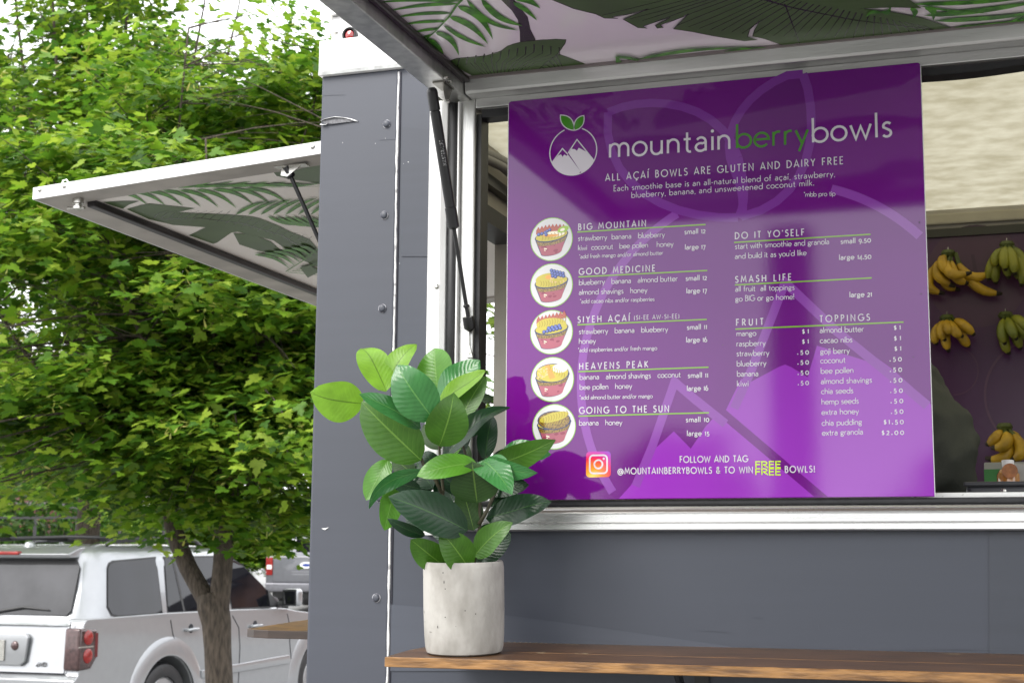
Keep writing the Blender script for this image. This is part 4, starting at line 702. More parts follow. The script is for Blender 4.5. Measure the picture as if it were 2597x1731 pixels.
# strut lettering, wrapped on the barrel
ax = (Pb-Pt).normalized(); a3 = lerp(Pt, Pb, .315); view = (CAM-a3).normalized(); sd_ = ax.cross(view).normalized(); fr = sd_.cross(ax).normalized()
if fr.dot(view) < 0: fr = -fr
def strut_txt(s, along, off, cap, mt, L):
    nat = sum(G[c][0] for c in s); g_ = (L/cap-nat)/(len(s)-1); m = MB(); x = 0
    for ch in s:
        for q in G[ch][1]:
            if isinstance(q, str): continue
            L_, R_ = ribs(q, .13); vs = []
            for a, b in zip(L_, R_):
                for p in (a, b):
                    u_ = (x+p.x)*cap; v_ = off-p.y*cap; th = v_/.0109
                    vs.append(lerp(Pt, Pb, along)-ax*u_+(fr*math.cos(th)+sd_*SG*math.sin(th))*.0111)
            m.add(vs, [(2*i, 2*i+1, 2*i+3, 2*i+2) for i in range(len(q)-1)])
        x += G[ch][0]+g_
    m.build('lettering', mt, st, recalc=False)
SG = 1 if sd_.x > 0 else -1
strut_txt('MASTER-LIFT', .325, .0062, .0070, mat('grey stencil ink', (.45, .45, .46), .5), .052)
# ================================================================ potted plant on the shelf
DRO = math.atan2(zb0-zb1, .29)
pot_c = Vector((0, -.196, 0)); pot_c.z = zs(pot_c.y)
q = onY(1179, 1560, pot_c.y); pot_c.x = q.x
dep = (q-CAM).dot(_f); PR = 102.5*dep/FPX; PH = 2*PR*1.118
RX = Matrix.Translation(pot_c) @ Matrix.Rotation(DRO, 4, 'X')
def pw(v): return RX @ Vector(v)
plant = thing('potted_plant', 'leafy green rubber plant in a round pale concrete pot on the shelf end', 'potted plant', pot_c)
CONC = mat('pale cast concrete', hx('a7a49e'), .85, scale=15, col2=hx('6a665e'), lo=.22, hi=.60, detail=10, stretch=(1, 1, .6), bump=.0022, bscale=55)
r = PR
prof = [(0, .0), (r*.86, 0), (r*.93, .003), (r*.965, .012), (r*.985, .035), (r, .08), (r*1.002, PH-.012), (r*.985, PH-.004), (r*.955, PH), (r*.915, PH-.002), (r*.90, PH-.012), (r*.89, PH-.035), (0, PH-.036)]
m = MB(); m.lathe(prof, (0, 0, .0008), 'z', 64); me = m.mesh('pot', smooth=True)
bmx = me; me.transform(RX); pot = ob('pot', me, CONC, plant)
rs = random.Random(8)
pitm = mat('pot pit', (.05, .045, .04), .9)
for i in range(16):
    a = -PI/2+rs.uniform(-1.3, 1.1); z = PH*(.3+.66*rs.random()) if i < 9 else rs.uniform(.02, .09); s_ = rs.uniform(.0006, .0013); ln = rs.choice((1, 1, 1.5, 3))
    c = Vector((r*1.0035*math.cos(a), r*1.0035*math.sin(a), z)); tx_ = Vector((-math.sin(a), math.cos(a), 0))
    MB().poly([pw(c+tx_*s_*math.cos(k)+Vector((0, 0, s_*ln*math.sin(k)))) for k in range(6)]).build('pit', pitm, pot, recalc=False)
m = MB(); m.lathe([(0, PH-.030), (r*.885, PH-.030)], (0, 0, 0), 'z', 32); me = m.mesh('soil'); me.transform(RX); ob('soil', me, mat('dark potting soil', (.025, .018, .012), .95, bump=.003, bscale=150), plant)
def leafmat(name, base, vein, rough, trans, vs=.5, bump=.0006, under=False):
    if name in MC: return MC[name]
    m = bpy.data.materials.new(name); m.use_nodes = True; t = m.node_tree; n = t.nodes; l = t.links; b = n['Principled BSDF']; b.inputs['Specular IOR Level'].default_value = .4 if 'dark' in name else .5
    uv = n.new('ShaderNodeUVMap'); sp = n.new('ShaderNodeSeparateXYZ'); l.new(uv.outputs[0], sp.inputs[0])
    def M_(op, a, b_=None, c=None):
        q = n.new('ShaderNodeMath'); q.operation = op
        for i, v in enumerate((a, b_, c)):
            if v is None: continue
            if isinstance(v, (int, float)): q.inputs[i].default_value = v
            else: l.new(v, q.inputs[i])
        return q.outputs[0]
    u = M_('ABSOLUTE', M_('MULTIPLY_ADD', sp.outputs[0], 2.0, -1.0))
    ns = n.new('ShaderNodeTexNoise'); ns.inputs['Scale'].default_value = 6; l.new(uv.outputs[0], ns.inputs['Vector'])
    s_ = M_('ADD', M_('MULTIPLY_ADD', sp.outputs[1], 12.0, M_('MULTIPLY', u, -2.6)), M_('MULTIPLY', ns.outputs[0], .6))
    cs = M_('COSINE', M_('MULTIPLY', s_, 2*PI))
    v1 = M_('SMOOTH_MIN', M_('MAXIMUM', M_('MULTIPLY_ADD', cs, 8.0, -7.0), 0.0), 1.0, .05)
    v1 = M_('MULTIPLY', v1, M_('SUBTRACT', 1.0, M_('MULTIPLY', u, .75)))
    mid = M_('LESS_THAN', u, .035)
    msk = M_('MINIMUM', M_('MAXIMUM', M_('MULTIPLY', v1, vs*.7), mid), 1.0)
    fine = n.new('ShaderNodeTexNoise'); fine.inputs['Scale'].default_value = 3; fine.inputs['Detail'].default_value = 6
    c1 = n.new('ShaderNodeMix'); c1.data_type = 'RGBA'; l.new(fine.outputs[0], c1.inputs[0]); c1.inputs[6].default_value = (*(Vector(base)*.62), 1); c1.inputs[7].default_value = (*(Vector(base)*1.35), 1)
    c2 = n.new('ShaderNodeMix'); c2.data_type = 'RGBA'; l.new(msk, c2.inputs[0]); l.new(c1.outputs[2], c2.inputs[6]); c2.inputs[7].default_value = (*vein, 1)
    l.new(c2.outputs[2], b.inputs['Base Color']); b.inputs['Roughness'].default_value = rough
    bp = n.new('ShaderNodeBump'); bp.inputs['Distance'].default_value = bump; bp.inputs['Strength'].default_value = .8
    l.new(M_('ADD', M_('MULTIPLY', cs, -.2), M_('MULTIPLY', msk, .8)), bp.inputs['Height']); l.new(bp.outputs[0], b.inputs['Normal'])
    tr_ = n.new('ShaderNodeBsdfTranslucent'); l.new(c2.outputs[2], tr_.inputs[0]); mx_ = n.new('ShaderNodeMixShader'); mx_.inputs[0].default_value = trans
    l.new(b.outputs[0], mx_.inputs[1]); l.new(tr_.outputs[0], mx_.inputs[2]); l.new(mx_.outputs[0], n['Material Output'].inputs[0]); MC[name] = m; return m
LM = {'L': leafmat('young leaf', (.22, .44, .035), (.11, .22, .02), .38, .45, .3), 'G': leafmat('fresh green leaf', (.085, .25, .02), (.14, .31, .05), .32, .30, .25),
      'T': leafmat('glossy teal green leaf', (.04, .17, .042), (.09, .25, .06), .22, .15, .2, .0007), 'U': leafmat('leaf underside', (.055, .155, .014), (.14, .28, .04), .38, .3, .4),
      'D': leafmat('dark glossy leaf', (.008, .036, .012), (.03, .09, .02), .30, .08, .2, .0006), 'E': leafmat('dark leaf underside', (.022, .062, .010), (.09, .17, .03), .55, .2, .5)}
def plant_leaf(b, t, wpx, yb, yt, k, phi=0.0, bend=.08, cup=.12, curl=0.0, wave=.0, dn=1):
    wpx *= 1.07; t = (b[0]+(t[0]-b[0])*1.03, b[1]+(t[1]-b[1])*1.03); wave = wave or random.Random(int(b[0]*7+t[1])).uniform(.004, .016); curl = curl or random.Random(int(b[1]*3+t[0])).uniform(-.15, .25)
    B_ = onY(780+b[0]/1.7594, 840+b[1]/1.7594, yb); Tt = onY(780+t[0]/1.7594, 840+t[1]/1.7594, yt)
    d = (Tt-B_); L = d.length; d.normalize(); mid = (B_+Tt)/2; v = (CAM-mid).normalized(); dd = (mid-CAM).dot(_f)
    sd = d.cross(v).normalized(); nv = sd.cross(d).normalized()
    if nv.dot(v) < 0: nv = -nv
    ph = math.radians(phi); s2_ = sd*math.cos(ph)+nv*math.sin(ph); nn = nv*math.cos(ph)-sd*math.sin(ph)
    Wd = wpx/1.7594*dd/FPX/max(.35, abs(math.cos(ph)))*.5
    n, h = 18, 5; vs = []; uvs = []
    for i in range(n+1):
        t_ = i/n; tt = t_*1.05
        wv = (max(0.0, math.sin(PI*min(1, t_**.88)))**.62)
        if t_ > .90: wv = max(0.0, (1-t_)/.10)**1.2*.52+.0 if t_ > .93 else wv*.93
        wv = max(wv, .0)
        c = B_+d*(L*t_)+nn*(bend*L*4*t_*(1-t_)*dn)
        if curl: c = c-nn*curl*L*max(0, t_-.55)**2*4
        for j in range(-h, h+1):
            u_ = j/h; p = c+s2_*(u_*Wd*wv)+nn*(cup*abs(u_)**1.4*Wd*wv)*1.0
            p += nn*(wave*L*math.sin(t_*9+u_*2)*abs(u_)); p += nn*(.00025*math.cos(2*PI*(t_*12-abs(u_)*2.6))*abs(u_)*(1-abs(u_)))
            vs.append(p); uvs.append((.5+.5*u_, t_))
    w_ = 2*h+1; fs = [(i*w_+j, i*w_+j+1, (i+1)*w_+j+1, (i+1)*w_+j) for i in range(n) for j in range(w_-1)]
    me = bpy.data.meshes.new('leaf'); me.from_pydata([tuple(p) for p in vs], [], fs); ul = me.uv_layers.new(name='UVMap')
    me.loops.foreach_get; li = np.empty(len(me.loops), dtype=np.int32); me.loops.foreach_get('vertex_index', li); ul.data.foreach_set('uv', np.array(uvs, dtype=np.float32)[li].ravel())
    me.polygons.foreach_set('use_smooth', [True]*len(me.polygons)); me.update()
    return ob('leaf', me, LM[k], plant), B_
PL = [  # base, tip, width, depth at base, depth at tip, kind, roll, bend, cup
 ((250, 322), (22, 288), 172, -.24, -.30, 'L', 20, .05, .10), ((352, 268), (245, 52), 132, -.20, -.17, 'L', -18, .05, .12), ((352, 235), (474, 54), 92, -.18, -.16, 'L', 35, .08, .15),
 ((582, 258), (570, 80), 150, -.15, -.13, 'G', 30, .06, .12), ((565, 395), (398, 160), 186, -.30, -.34, 'T', 10, .07, .14), ((588, 292), (770, 148), 118, -.20, -.16, 'T', 32, .10, .12),
 ((582, 335), (804, 190), 74, -.24, -.25, 'L', 40, .08, .25), ((682, 392), (790, 205), 92, -.19, -.16, 'U', 25, .05, .12), ((505, 432), (232, 288), 84, -.27, -.35, 'T', -30, .10, .20),
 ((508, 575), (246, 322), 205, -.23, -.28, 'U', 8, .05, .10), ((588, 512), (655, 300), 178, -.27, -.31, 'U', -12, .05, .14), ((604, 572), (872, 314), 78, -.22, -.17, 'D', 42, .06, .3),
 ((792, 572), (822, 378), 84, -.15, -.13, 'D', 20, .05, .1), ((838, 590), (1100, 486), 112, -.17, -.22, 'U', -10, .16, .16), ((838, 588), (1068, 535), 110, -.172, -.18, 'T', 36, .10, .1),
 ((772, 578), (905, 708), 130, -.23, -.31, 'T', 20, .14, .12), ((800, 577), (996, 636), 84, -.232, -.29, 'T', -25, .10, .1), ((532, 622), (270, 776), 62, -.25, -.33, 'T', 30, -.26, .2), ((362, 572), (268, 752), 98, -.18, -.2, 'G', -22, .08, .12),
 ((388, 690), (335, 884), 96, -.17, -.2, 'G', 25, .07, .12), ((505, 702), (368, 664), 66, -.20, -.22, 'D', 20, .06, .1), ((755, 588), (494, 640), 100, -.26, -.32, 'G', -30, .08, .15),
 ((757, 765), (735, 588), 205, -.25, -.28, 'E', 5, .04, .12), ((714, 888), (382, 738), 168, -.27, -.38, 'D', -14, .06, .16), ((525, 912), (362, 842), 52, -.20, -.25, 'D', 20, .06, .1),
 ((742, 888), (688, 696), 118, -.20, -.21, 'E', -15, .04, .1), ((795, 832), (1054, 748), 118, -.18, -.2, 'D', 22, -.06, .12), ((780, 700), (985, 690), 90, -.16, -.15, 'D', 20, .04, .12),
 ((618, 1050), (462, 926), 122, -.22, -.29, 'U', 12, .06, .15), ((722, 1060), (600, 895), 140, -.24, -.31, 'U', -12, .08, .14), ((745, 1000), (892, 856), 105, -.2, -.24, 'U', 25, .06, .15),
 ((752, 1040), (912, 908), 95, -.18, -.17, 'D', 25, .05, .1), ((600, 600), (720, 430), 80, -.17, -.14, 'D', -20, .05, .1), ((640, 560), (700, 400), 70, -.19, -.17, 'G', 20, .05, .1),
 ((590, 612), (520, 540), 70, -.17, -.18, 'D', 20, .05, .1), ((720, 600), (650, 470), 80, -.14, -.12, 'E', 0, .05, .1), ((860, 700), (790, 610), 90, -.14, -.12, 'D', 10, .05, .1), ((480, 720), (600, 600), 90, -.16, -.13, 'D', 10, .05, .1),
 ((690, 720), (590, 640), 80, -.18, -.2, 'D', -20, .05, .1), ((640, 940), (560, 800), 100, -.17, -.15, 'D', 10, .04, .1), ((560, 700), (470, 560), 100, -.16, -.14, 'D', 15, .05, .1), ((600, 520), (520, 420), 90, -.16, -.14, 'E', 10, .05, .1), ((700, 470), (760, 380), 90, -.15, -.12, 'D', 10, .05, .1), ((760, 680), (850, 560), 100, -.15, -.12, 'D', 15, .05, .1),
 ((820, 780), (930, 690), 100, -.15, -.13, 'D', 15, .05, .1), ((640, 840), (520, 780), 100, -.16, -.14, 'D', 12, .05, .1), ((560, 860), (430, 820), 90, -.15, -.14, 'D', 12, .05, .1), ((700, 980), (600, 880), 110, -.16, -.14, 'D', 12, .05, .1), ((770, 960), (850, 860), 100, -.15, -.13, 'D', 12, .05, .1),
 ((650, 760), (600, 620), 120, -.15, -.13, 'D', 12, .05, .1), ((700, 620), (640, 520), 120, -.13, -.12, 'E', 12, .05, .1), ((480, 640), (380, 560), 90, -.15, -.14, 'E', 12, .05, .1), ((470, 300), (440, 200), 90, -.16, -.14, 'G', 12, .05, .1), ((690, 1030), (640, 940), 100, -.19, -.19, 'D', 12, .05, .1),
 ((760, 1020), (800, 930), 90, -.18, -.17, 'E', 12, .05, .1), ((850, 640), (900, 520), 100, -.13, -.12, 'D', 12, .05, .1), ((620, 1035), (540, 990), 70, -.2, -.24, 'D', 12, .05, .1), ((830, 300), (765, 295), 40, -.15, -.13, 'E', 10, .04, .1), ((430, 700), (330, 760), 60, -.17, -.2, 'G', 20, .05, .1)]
STEM = mat('brown green stem', (.05, .045, .02), .6, var=.4, scale=60)
def cpx(x, y, Y): return onY(780+x/1.7594, 840+y/1.7594, Y)
for S_ in ([(742, 1035, -.19), (752, 960, -.19), (768, 860, -.19), (770, 760, -.2), (755, 680, -.21), (720, 600, -.2), (690, 500, -.19), (640, 380, -.18)], [(660, 1040, -.2), (640, 940, -.2), (600, 800, -.2), (605, 700, -.21), (592, 590, -.22), (588, 510, -.23), (570, 420, -.24)],
           [(600, 720, -.21), (560, 640, -.21), (515, 590, -.22), (505, 560, -.22), (470, 440, -.22), (380, 300, -.21)], [(765, 860, -.2), (800, 800, -.19), (850, 690, -.17), (840, 600, -.17), (800, 560, -.16)]):
    m = MB(); m.tube([cpx(*p) for p in S_], [.0042*(1-.5*i/len(S_)) for i in range(len(S_))], 8); m.build('stem', STEM, plant, smooth='all')
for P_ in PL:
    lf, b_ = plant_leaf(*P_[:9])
# ================================================================ inside the trailer
cnt = MB(); cnt.box(-1.05, 3.4, .055, .46, 1.80, 1.838); cnt.build('serving_counter', mat('stainless serving counter', (.5, .5, .5), .35, .8), tr, bevel=.003)
def bezq(a, b, c, n=9): return [a*(1-t)**2+b*2*(1-t)*t+c*t*t for t in [i/n for i in range(n+1)]]
BAN = [mat('ripe banana', hx('c8a024'), .45, scale=22, col2=hx('a07e1c'), bump=.0005), mat('greenish banana', hx('8a8a24'), .45, scale=14, col2=hx('687020'), bump=.0005)]
BG = mat('banana stalk', hx('4c561c'), .5, var=.3, scale=40); BT = mat('banana tip', hx('2e2413'), .7)
def banana(par, a, b, c, r, mt):
    P = bezq(Vector(a), Vector(b), Vector(c), 11); m = MB(); R = [.30, .32, .5, .85, 1, 1.03, 1.03, 1, .95, .8, .5, .3]
    n0 = 0
    m.tube(P, [r*x for x in R], 7, cap=True); me = m.mesh('banana', smooth='all'); 
    for q_ in (mt, BG, BT): me.materials.append(q_)
    for p in me.polygons:
        k = min(p.vertices)//7; p.material_index = 1 if k < 2 else 2 if k >= 10 else 0
    return ob('banana', me, None, par)
def w6(x, y, Y): return onY(2300+x/2.239, 600+y/2.239, Y)
def bunch(label, crown, fingers, Y, mi, r=.0165, floor=None):
    c = w6(*crown, Y-.02); t = thing('banana_bunch', label, 'bananas', c, 'banana bunches in the trailer')
    m = MB(); m.lathe([(0, -.010), (.020, -.010), (.024, 0), (.018, .010), (0, .012)], c, 'z', 10); m.build('stalk', BG, t, smooth=True)
    for (tip, ctl, dy) in fingers:
        a = c+Vector(((tip[0]-crown[0])*.00008, -.004, 0)); e = w6(*tip, Y-dy); k = w6(*ctl, Y-dy*1.1-.01); banana(t, a, k*1.0, e, r, BAN[mi])
    if floor is None:
        m = MB(); m.tube([c+Vector((0, 0, .008)), c+Vector((0, .012, .022)), Vector((c.x, YB, c.z+.022))], .0018, 6); m.build('hanging_hook', CHROME, t)
    return t
bunch('yellow banana bunch hanging on the purple wall beside the menu board, upper row', (235, 95), [((275, 283), (80, 215), .05), ((368, 203), (170, 260), .09), ((215, 322), (20, 300), .03), ((300, 300), (150, 290), .02), ((476, 198), (330, 300), .03), ((350, 265), (240, 250), .05), ((542, 322), (350, 330), .02), ((260, 215), (150, 150), .07)], YB-.03, 0)
bunch('greenish banana bunch hanging at the right edge, upper row', (568, 45), [((521, 162), (465, 140), .06), ((562, 195), (540, 110), .09), ((614, 222), (600, 110), .09), ((645, 285), (690, 180), .06), ((465, 250), (455, 170), .03), ((510, 270), (480, 190), .03), ((580, 240), (560, 150), .05), ((690, 250), (670, 120), .05), ((640, 250), (620, 180), .03)], YB-.03, 1)
bunch('small ripe banana bunch hanging behind the menu edge, lower row', (228, 462), [((172, 612), (130, 560), .05), ((240, 655), (200, 560), .05), ((320, 568), (250, 540), .09), ((385, 560), (330, 500), .07), ((358, 625), (320, 590), .03), ((265, 545), (210, 530), .09), ((220, 590), (165, 530), .07)], YB-.03, 0)
bunch('green tipped banana bunch hanging at the right edge, lower row', (560, 445), [((560, 612), (520, 540), .08), ((625, 585), (580, 520), .10), ((690, 600), (640, 500), .08), ((585, 668), (530, 600), .05), ((650, 640), (620, 570), .05), ((700, 540), (660, 480), .09)], YB-.03, 1)
carton = thing('fruit_carton', 'white and green carton on the back counter under the lying bananas', 'carton', (.05, 1.8, 1.845))
zt_ = w6(500, 1285, 1.70).z
m = MB(); m.box(-.125, .42, 1.66, 2.02, 1.8455, zt_); cb2 = m.build('box_body', mat('white carton', (.36, .37, .34), .7), carton, bevel=.004)
m = MB(); m.box(-.1255, .4205, 1.6592, 1.6605, zt_-.075, zt_-.02); m.build('green_stripe', mat('green print', (.05, .22, .06), .6), carton)
m = MB(); m.box(-.1, -.03, 1.6588, 1.6600, zt_-.135, zt_-.105); m.build('print_mark', mat('navy print', (.01, .015, .06), .6), carton)
tb = bunch('ripe bananas lying on the white carton behind the counter', (555, 1078), [((448, 1180), (530, 1150), .03), ((478, 1198), (620, 1200), .07), ((445, 1255), (650, 1300), .05), ((520, 1240), (700, 1180), .03), ((590, 1268), (720, 1230), .06)], 1.78, 0, .019, floor=1)
# worker, mostly behind the menu board
def skin(name, V, E_, R, mt, par, sub=2, root=0):
    me = bpy.data.meshes.new(name); me.from_pydata(V, E_, []); o = ob(name, me, mt, par); sm = o.modifiers.new('skin', 'SKIN'); sm.use_smooth_shade = True
    for i, rr_ in enumerate(R):
        v = me.skin_vertices[0].data[i]; v.radius = (rr_, rr_) if not isinstance(rr_, tuple) else rr_; v.use_root = i == root
    s_ = o.modifiers.new('sub', 'SUBSURF'); s_.levels = s_.render_levels = sub; return o
per = thing('person', 'worker in a loose grey green sweatshirt turned away behind the menu board', 'person', (-.36, 1.12, .80))
SK = mat('skin', (.50, .30, .21), .5, var=.1); SW = mat('grey green sweatshirt', hx('484b43'), .9, var=.14, scale=14, bump=.0012, bscale=300); TR_ = mat('dark trousers', (.02, .022, .03), .85); HR = mat('brown hair', (.045, .025, .015), .6, var=.4, scale=80)
V = [(-.36, 1.10, 1.74), (-.37, 1.11, 1.95), (-.38, 1.10, 2.12), (-.39, 1.10, 2.27), (-.40, 1.12, 2.34), (-.41, 1.13, 2.42), (-.42, 1.14, 2.51), (-.23, 1.03, 2.17), (-.172, 1.0, 1.99), (-.24, 1.22, 1.95), (-.26, 1.30, 1.94), (-.54, 1.14, 2.18), (-.60, 1.20, 1.97), (-.50, 1.38, 1.95), (-.28, 1.10, 1.72), (-.28, 1.12, 1.30), (-.28, 1.10, .88), (-.28, 1.20, .83), (-.44, 1.10, 1.72), (-.44, 1.12, 1.30), (-.44, 1.10, .88), (-.44, 1.20, .83), (-.47, 1.44, 1.95)]
E2 = [(0, 1), (1, 2), (2, 3), (3, 4), (4, 5), (5, 6), (2, 7), (7, 8), (8, 9), (9, 10), (2, 11), (11, 12), (12, 13), (0, 14), (14, 15), (15, 16), (16, 17), (0, 18), (18, 19), (19, 20), (20, 21), (13, 22)]
R2 = [.09, .09, .08, .05, .05, .085, .08, .035, .035, .032, .035, .055, .042, .03, .085, .06, .045, .04, .085, .06, .045, .04, .035]
skin('body', V, E2, R2, SK, per)
skin('sweatshirt', [(-.37, 1.12, 1.78), (-.38, 1.12, 1.92), (-.39, 1.12, 2.06), (-.40, 1.11, 2.22), (-.262, 1.04, 2.155), (-.205, .99, 2.09), (-.178, .965, 2.03), (-.170, .97, 1.975), (-.185, 1.02, 1.91), (-.215, 1.12, 1.88), (-.54, 1.14, 2.18), (-.60, 1.20, 1.97), (-.51, 1.37, 1.95), (-.41, 1.11, 2.33)],
     [(0, 1), (1, 2), (2, 3), (3, 4), (4, 5), (5, 6), (6, 7), (7, 8), (8, 9), (3, 10), (10, 11), (11, 12), (3, 13)], [.15, .145, .15, .10, .090, .070, .066, .070, .062, .055, .085, .065, .045, .085], SW, per, root=1)
sws = per.children[-1] if False else bpy.data.objects['sweatshirt']; dt = bpy.data.textures.new('cloth folds', 'CLOUDS'); dt.noise_scale = .085; dt.noise_depth = 2; dm = sws.modifiers.new('folds', 'DISPLACE'); dm.texture = dt; dm.strength = .06; dm.mid_level = .55; dm.texture_coords = 'GLOBAL'; sws.modifiers['sub'].levels = sws.modifiers['sub'].render_levels = 3
skin('trousers', [V[i] for i in (0, 14, 15, 16, 18, 19, 20)], [(0, 1), (1, 2), (2, 3), (0, 4), (4, 5), (5, 6)], [.14, .10, .075, .065, .10, .075, .065], TR_, per)
skin('hair', [(-.42, 1.11, 2.56), (-.42, 1.08, 2.50), (-.41, 1.06, 2.40)], [(0, 1), (1, 2)], [.085, .09, .07], HR, per)
m = MB(); hc = Vector((-.42, 1.215, 2.47)); m.lathe([(0, -.02), (.012, -.015), (.010, .01), (0, .03)], hc, 'z', 8)
m.build('nose', SK, per, smooth=True)
for sx_ in (-.03, .03):
    m = MB(); m.lathe([(0, -.01), (.011, 0), (0, .01)], (hc.x+sx_, hc.y-.012, hc.z+.03), 'z', 10); m.build('eye', WHITE, per, smooth=True)
for o_, dirs in (((-.26, 1.30, 1.94), 1), ((-.47, 1.44, 1.95), 1)):
    for k in range(4):
        a = Vector(o_)+Vector((-.026+.017*k, .02, 0)); skin('finger', [tuple(a), tuple(a+Vector((0, .035, -.004))), tuple(a+Vector((0, .058, -.022)))], [(0, 1), (1, 2)], [.0085, .008, .007], SK, per, 1)
    a = Vector(o_)+Vector((.03, .0, 0)); skin('thumb', [tuple(a), tuple(a+Vector((.018, .025, -.004))), tuple(a+Vector((.016, .045, -.01)))], [(0, 1), (1, 2)], [.010, .009, .008], SK, per, 1)
# things on the serving counter
ty = .24
a = w6(332, 1390, ty); b = w6(665, 1456, ty)
box = thing('dark_container', 'dark grey rounded container with a silver stud on the counter', 'container', (a.x+.2, ty+.1, 1.838))
m = MB(); m.box(a.x, a.x+.36, ty, ty+.17, 1.8385, a.z-.006); m.build('tub', mat('charcoal plastic', (.030, .031, .036), .4, var=.2), box, bevel=.012, smooth=True, seg=3)
m = MB(); m.box(a.x-.004, a.x+.365, ty-.004, ty+.175, a.z-.010, a.z); m.build('lid', mat('charcoal plastic', (.03, .03, .036), .4), box, bevel=.004)
c = w6(548, 1442, ty); m = MB(); m.lathe([(.0055, .001), (.0055, -.002), (.003, -.004), (0, -.0045)], (c.x, ty, c.z), 'y', 14); m.build('stud', CHROME, box, smooth=True)
c = w6(577, 1380, .44); bo = thing('syrup_bottle', 'small clear bottle with white cap and amber contents behind the dark container', 'bottle', (c.x, .44, 1.838))
h0 = 1.8385; h1 = w6(577, 1266, .44).z; hh = h1-h0
m = MB(); m.lathe([(0, 0), (.021, 0), (.024, .006), (.024, hh*.70), (.018, hh*.80), (.011, hh*.84), (.011, hh*.88)], (c.x, .44, h0), 'z', 24); m.build('bottle', mat('amber syrup', (.42, .17, .03), .12, var=.2, scale=30, coat=1), bo, smooth=True)
m = MB(); m.lathe([(.0125, hh*.86), (.013, hh*.99), (.010, hh), (0, hh)], (c.x, .44, h0), 'z', 20); m.build('cap', WHITE, bo, smooth=True)
cc = w6(585, 1328, .415); m = MB(); m.lathe([(.016, .0), (.016, -.0006), (0, -.0006)], (cc.x, .4145, cc.z), 'y', 20); m.build('round_label', mat('orange label', (.45, .16, .04), .5, var=.4, scale=90), bo)
a = w6(600, 1290, .50); pb = tag(MB().box(a.x, a.x+.14, .49, .52, 1.8385, a.z).build('paper_bag', mat('pale paper bag', (.40, .39, .36), .8, var=.25, scale=30, bump=.003, bscale=20), None, bevel=.004), 'pale folded paper bag leaning at the right edge of the counter', 'bag')
a = w6(468, 1376, .30); wbx = tag(MB().box(a.x, a.x+.30, .42, .45, 1.8386, a.z).build('white_tray', mat('white plastic', (.7, .7, .7), .4), None, bevel=.004), 'white plastic tray edge standing behind the dark container', 'tray')
# ================================================================ parked vehicles
def lotz(y): return .13+(y-8.1)*.0154 if y < 14 else .13+5.9*.0154+(y-14)*.030 if y < 38 else .13+5.9*.0154+24*.030
CARP = dict(coat=.8)
PAINT_S = mat('silver car paint', (.34, .35, .365), .28, .55, var=.04, coat=.9); PAINT_D = mat('dark blue grey car paint', (.035, .04, .055), .3, .4, var=.1, coat=.9); PAINT_G = mat('grey truck paint', (.16, .165, .18), .35, .5, var=.1, coat=.8)
GLASS = mat('tinted car glass', (.012, .012, .016), .02, var=.5, scale=3, spec=.4); GLASSR = mat('rear car glass', (.05, .05, .055), .06, var=.6, scale=2.2, spec=.6)
SEAM = mat('panel gap', (.02, .02, .025), .8); PLAS = mat('dark trim plastic', (.03, .03, .032), .5); LENSR = mat('red lamp lens', (.30, .008, .005), .25, var=.4, scale=40, coat=.2); LENSC = mat('clear lamp housing', (.09, .05, .05), .15, .3, var=.5, scale=25, coat=.5); RIM = mat('alloy rim', (.45, .45, .46), .3, .8)
def arc2(cx, cz, r, a0, a1, n=14): return [(cx+r*math.cos(math.radians(a0+(a1-a0)*i/n)), cz+r*math.sin(math.radians(a0+(a1-a0)*i/n))) for i in range(n+1)]
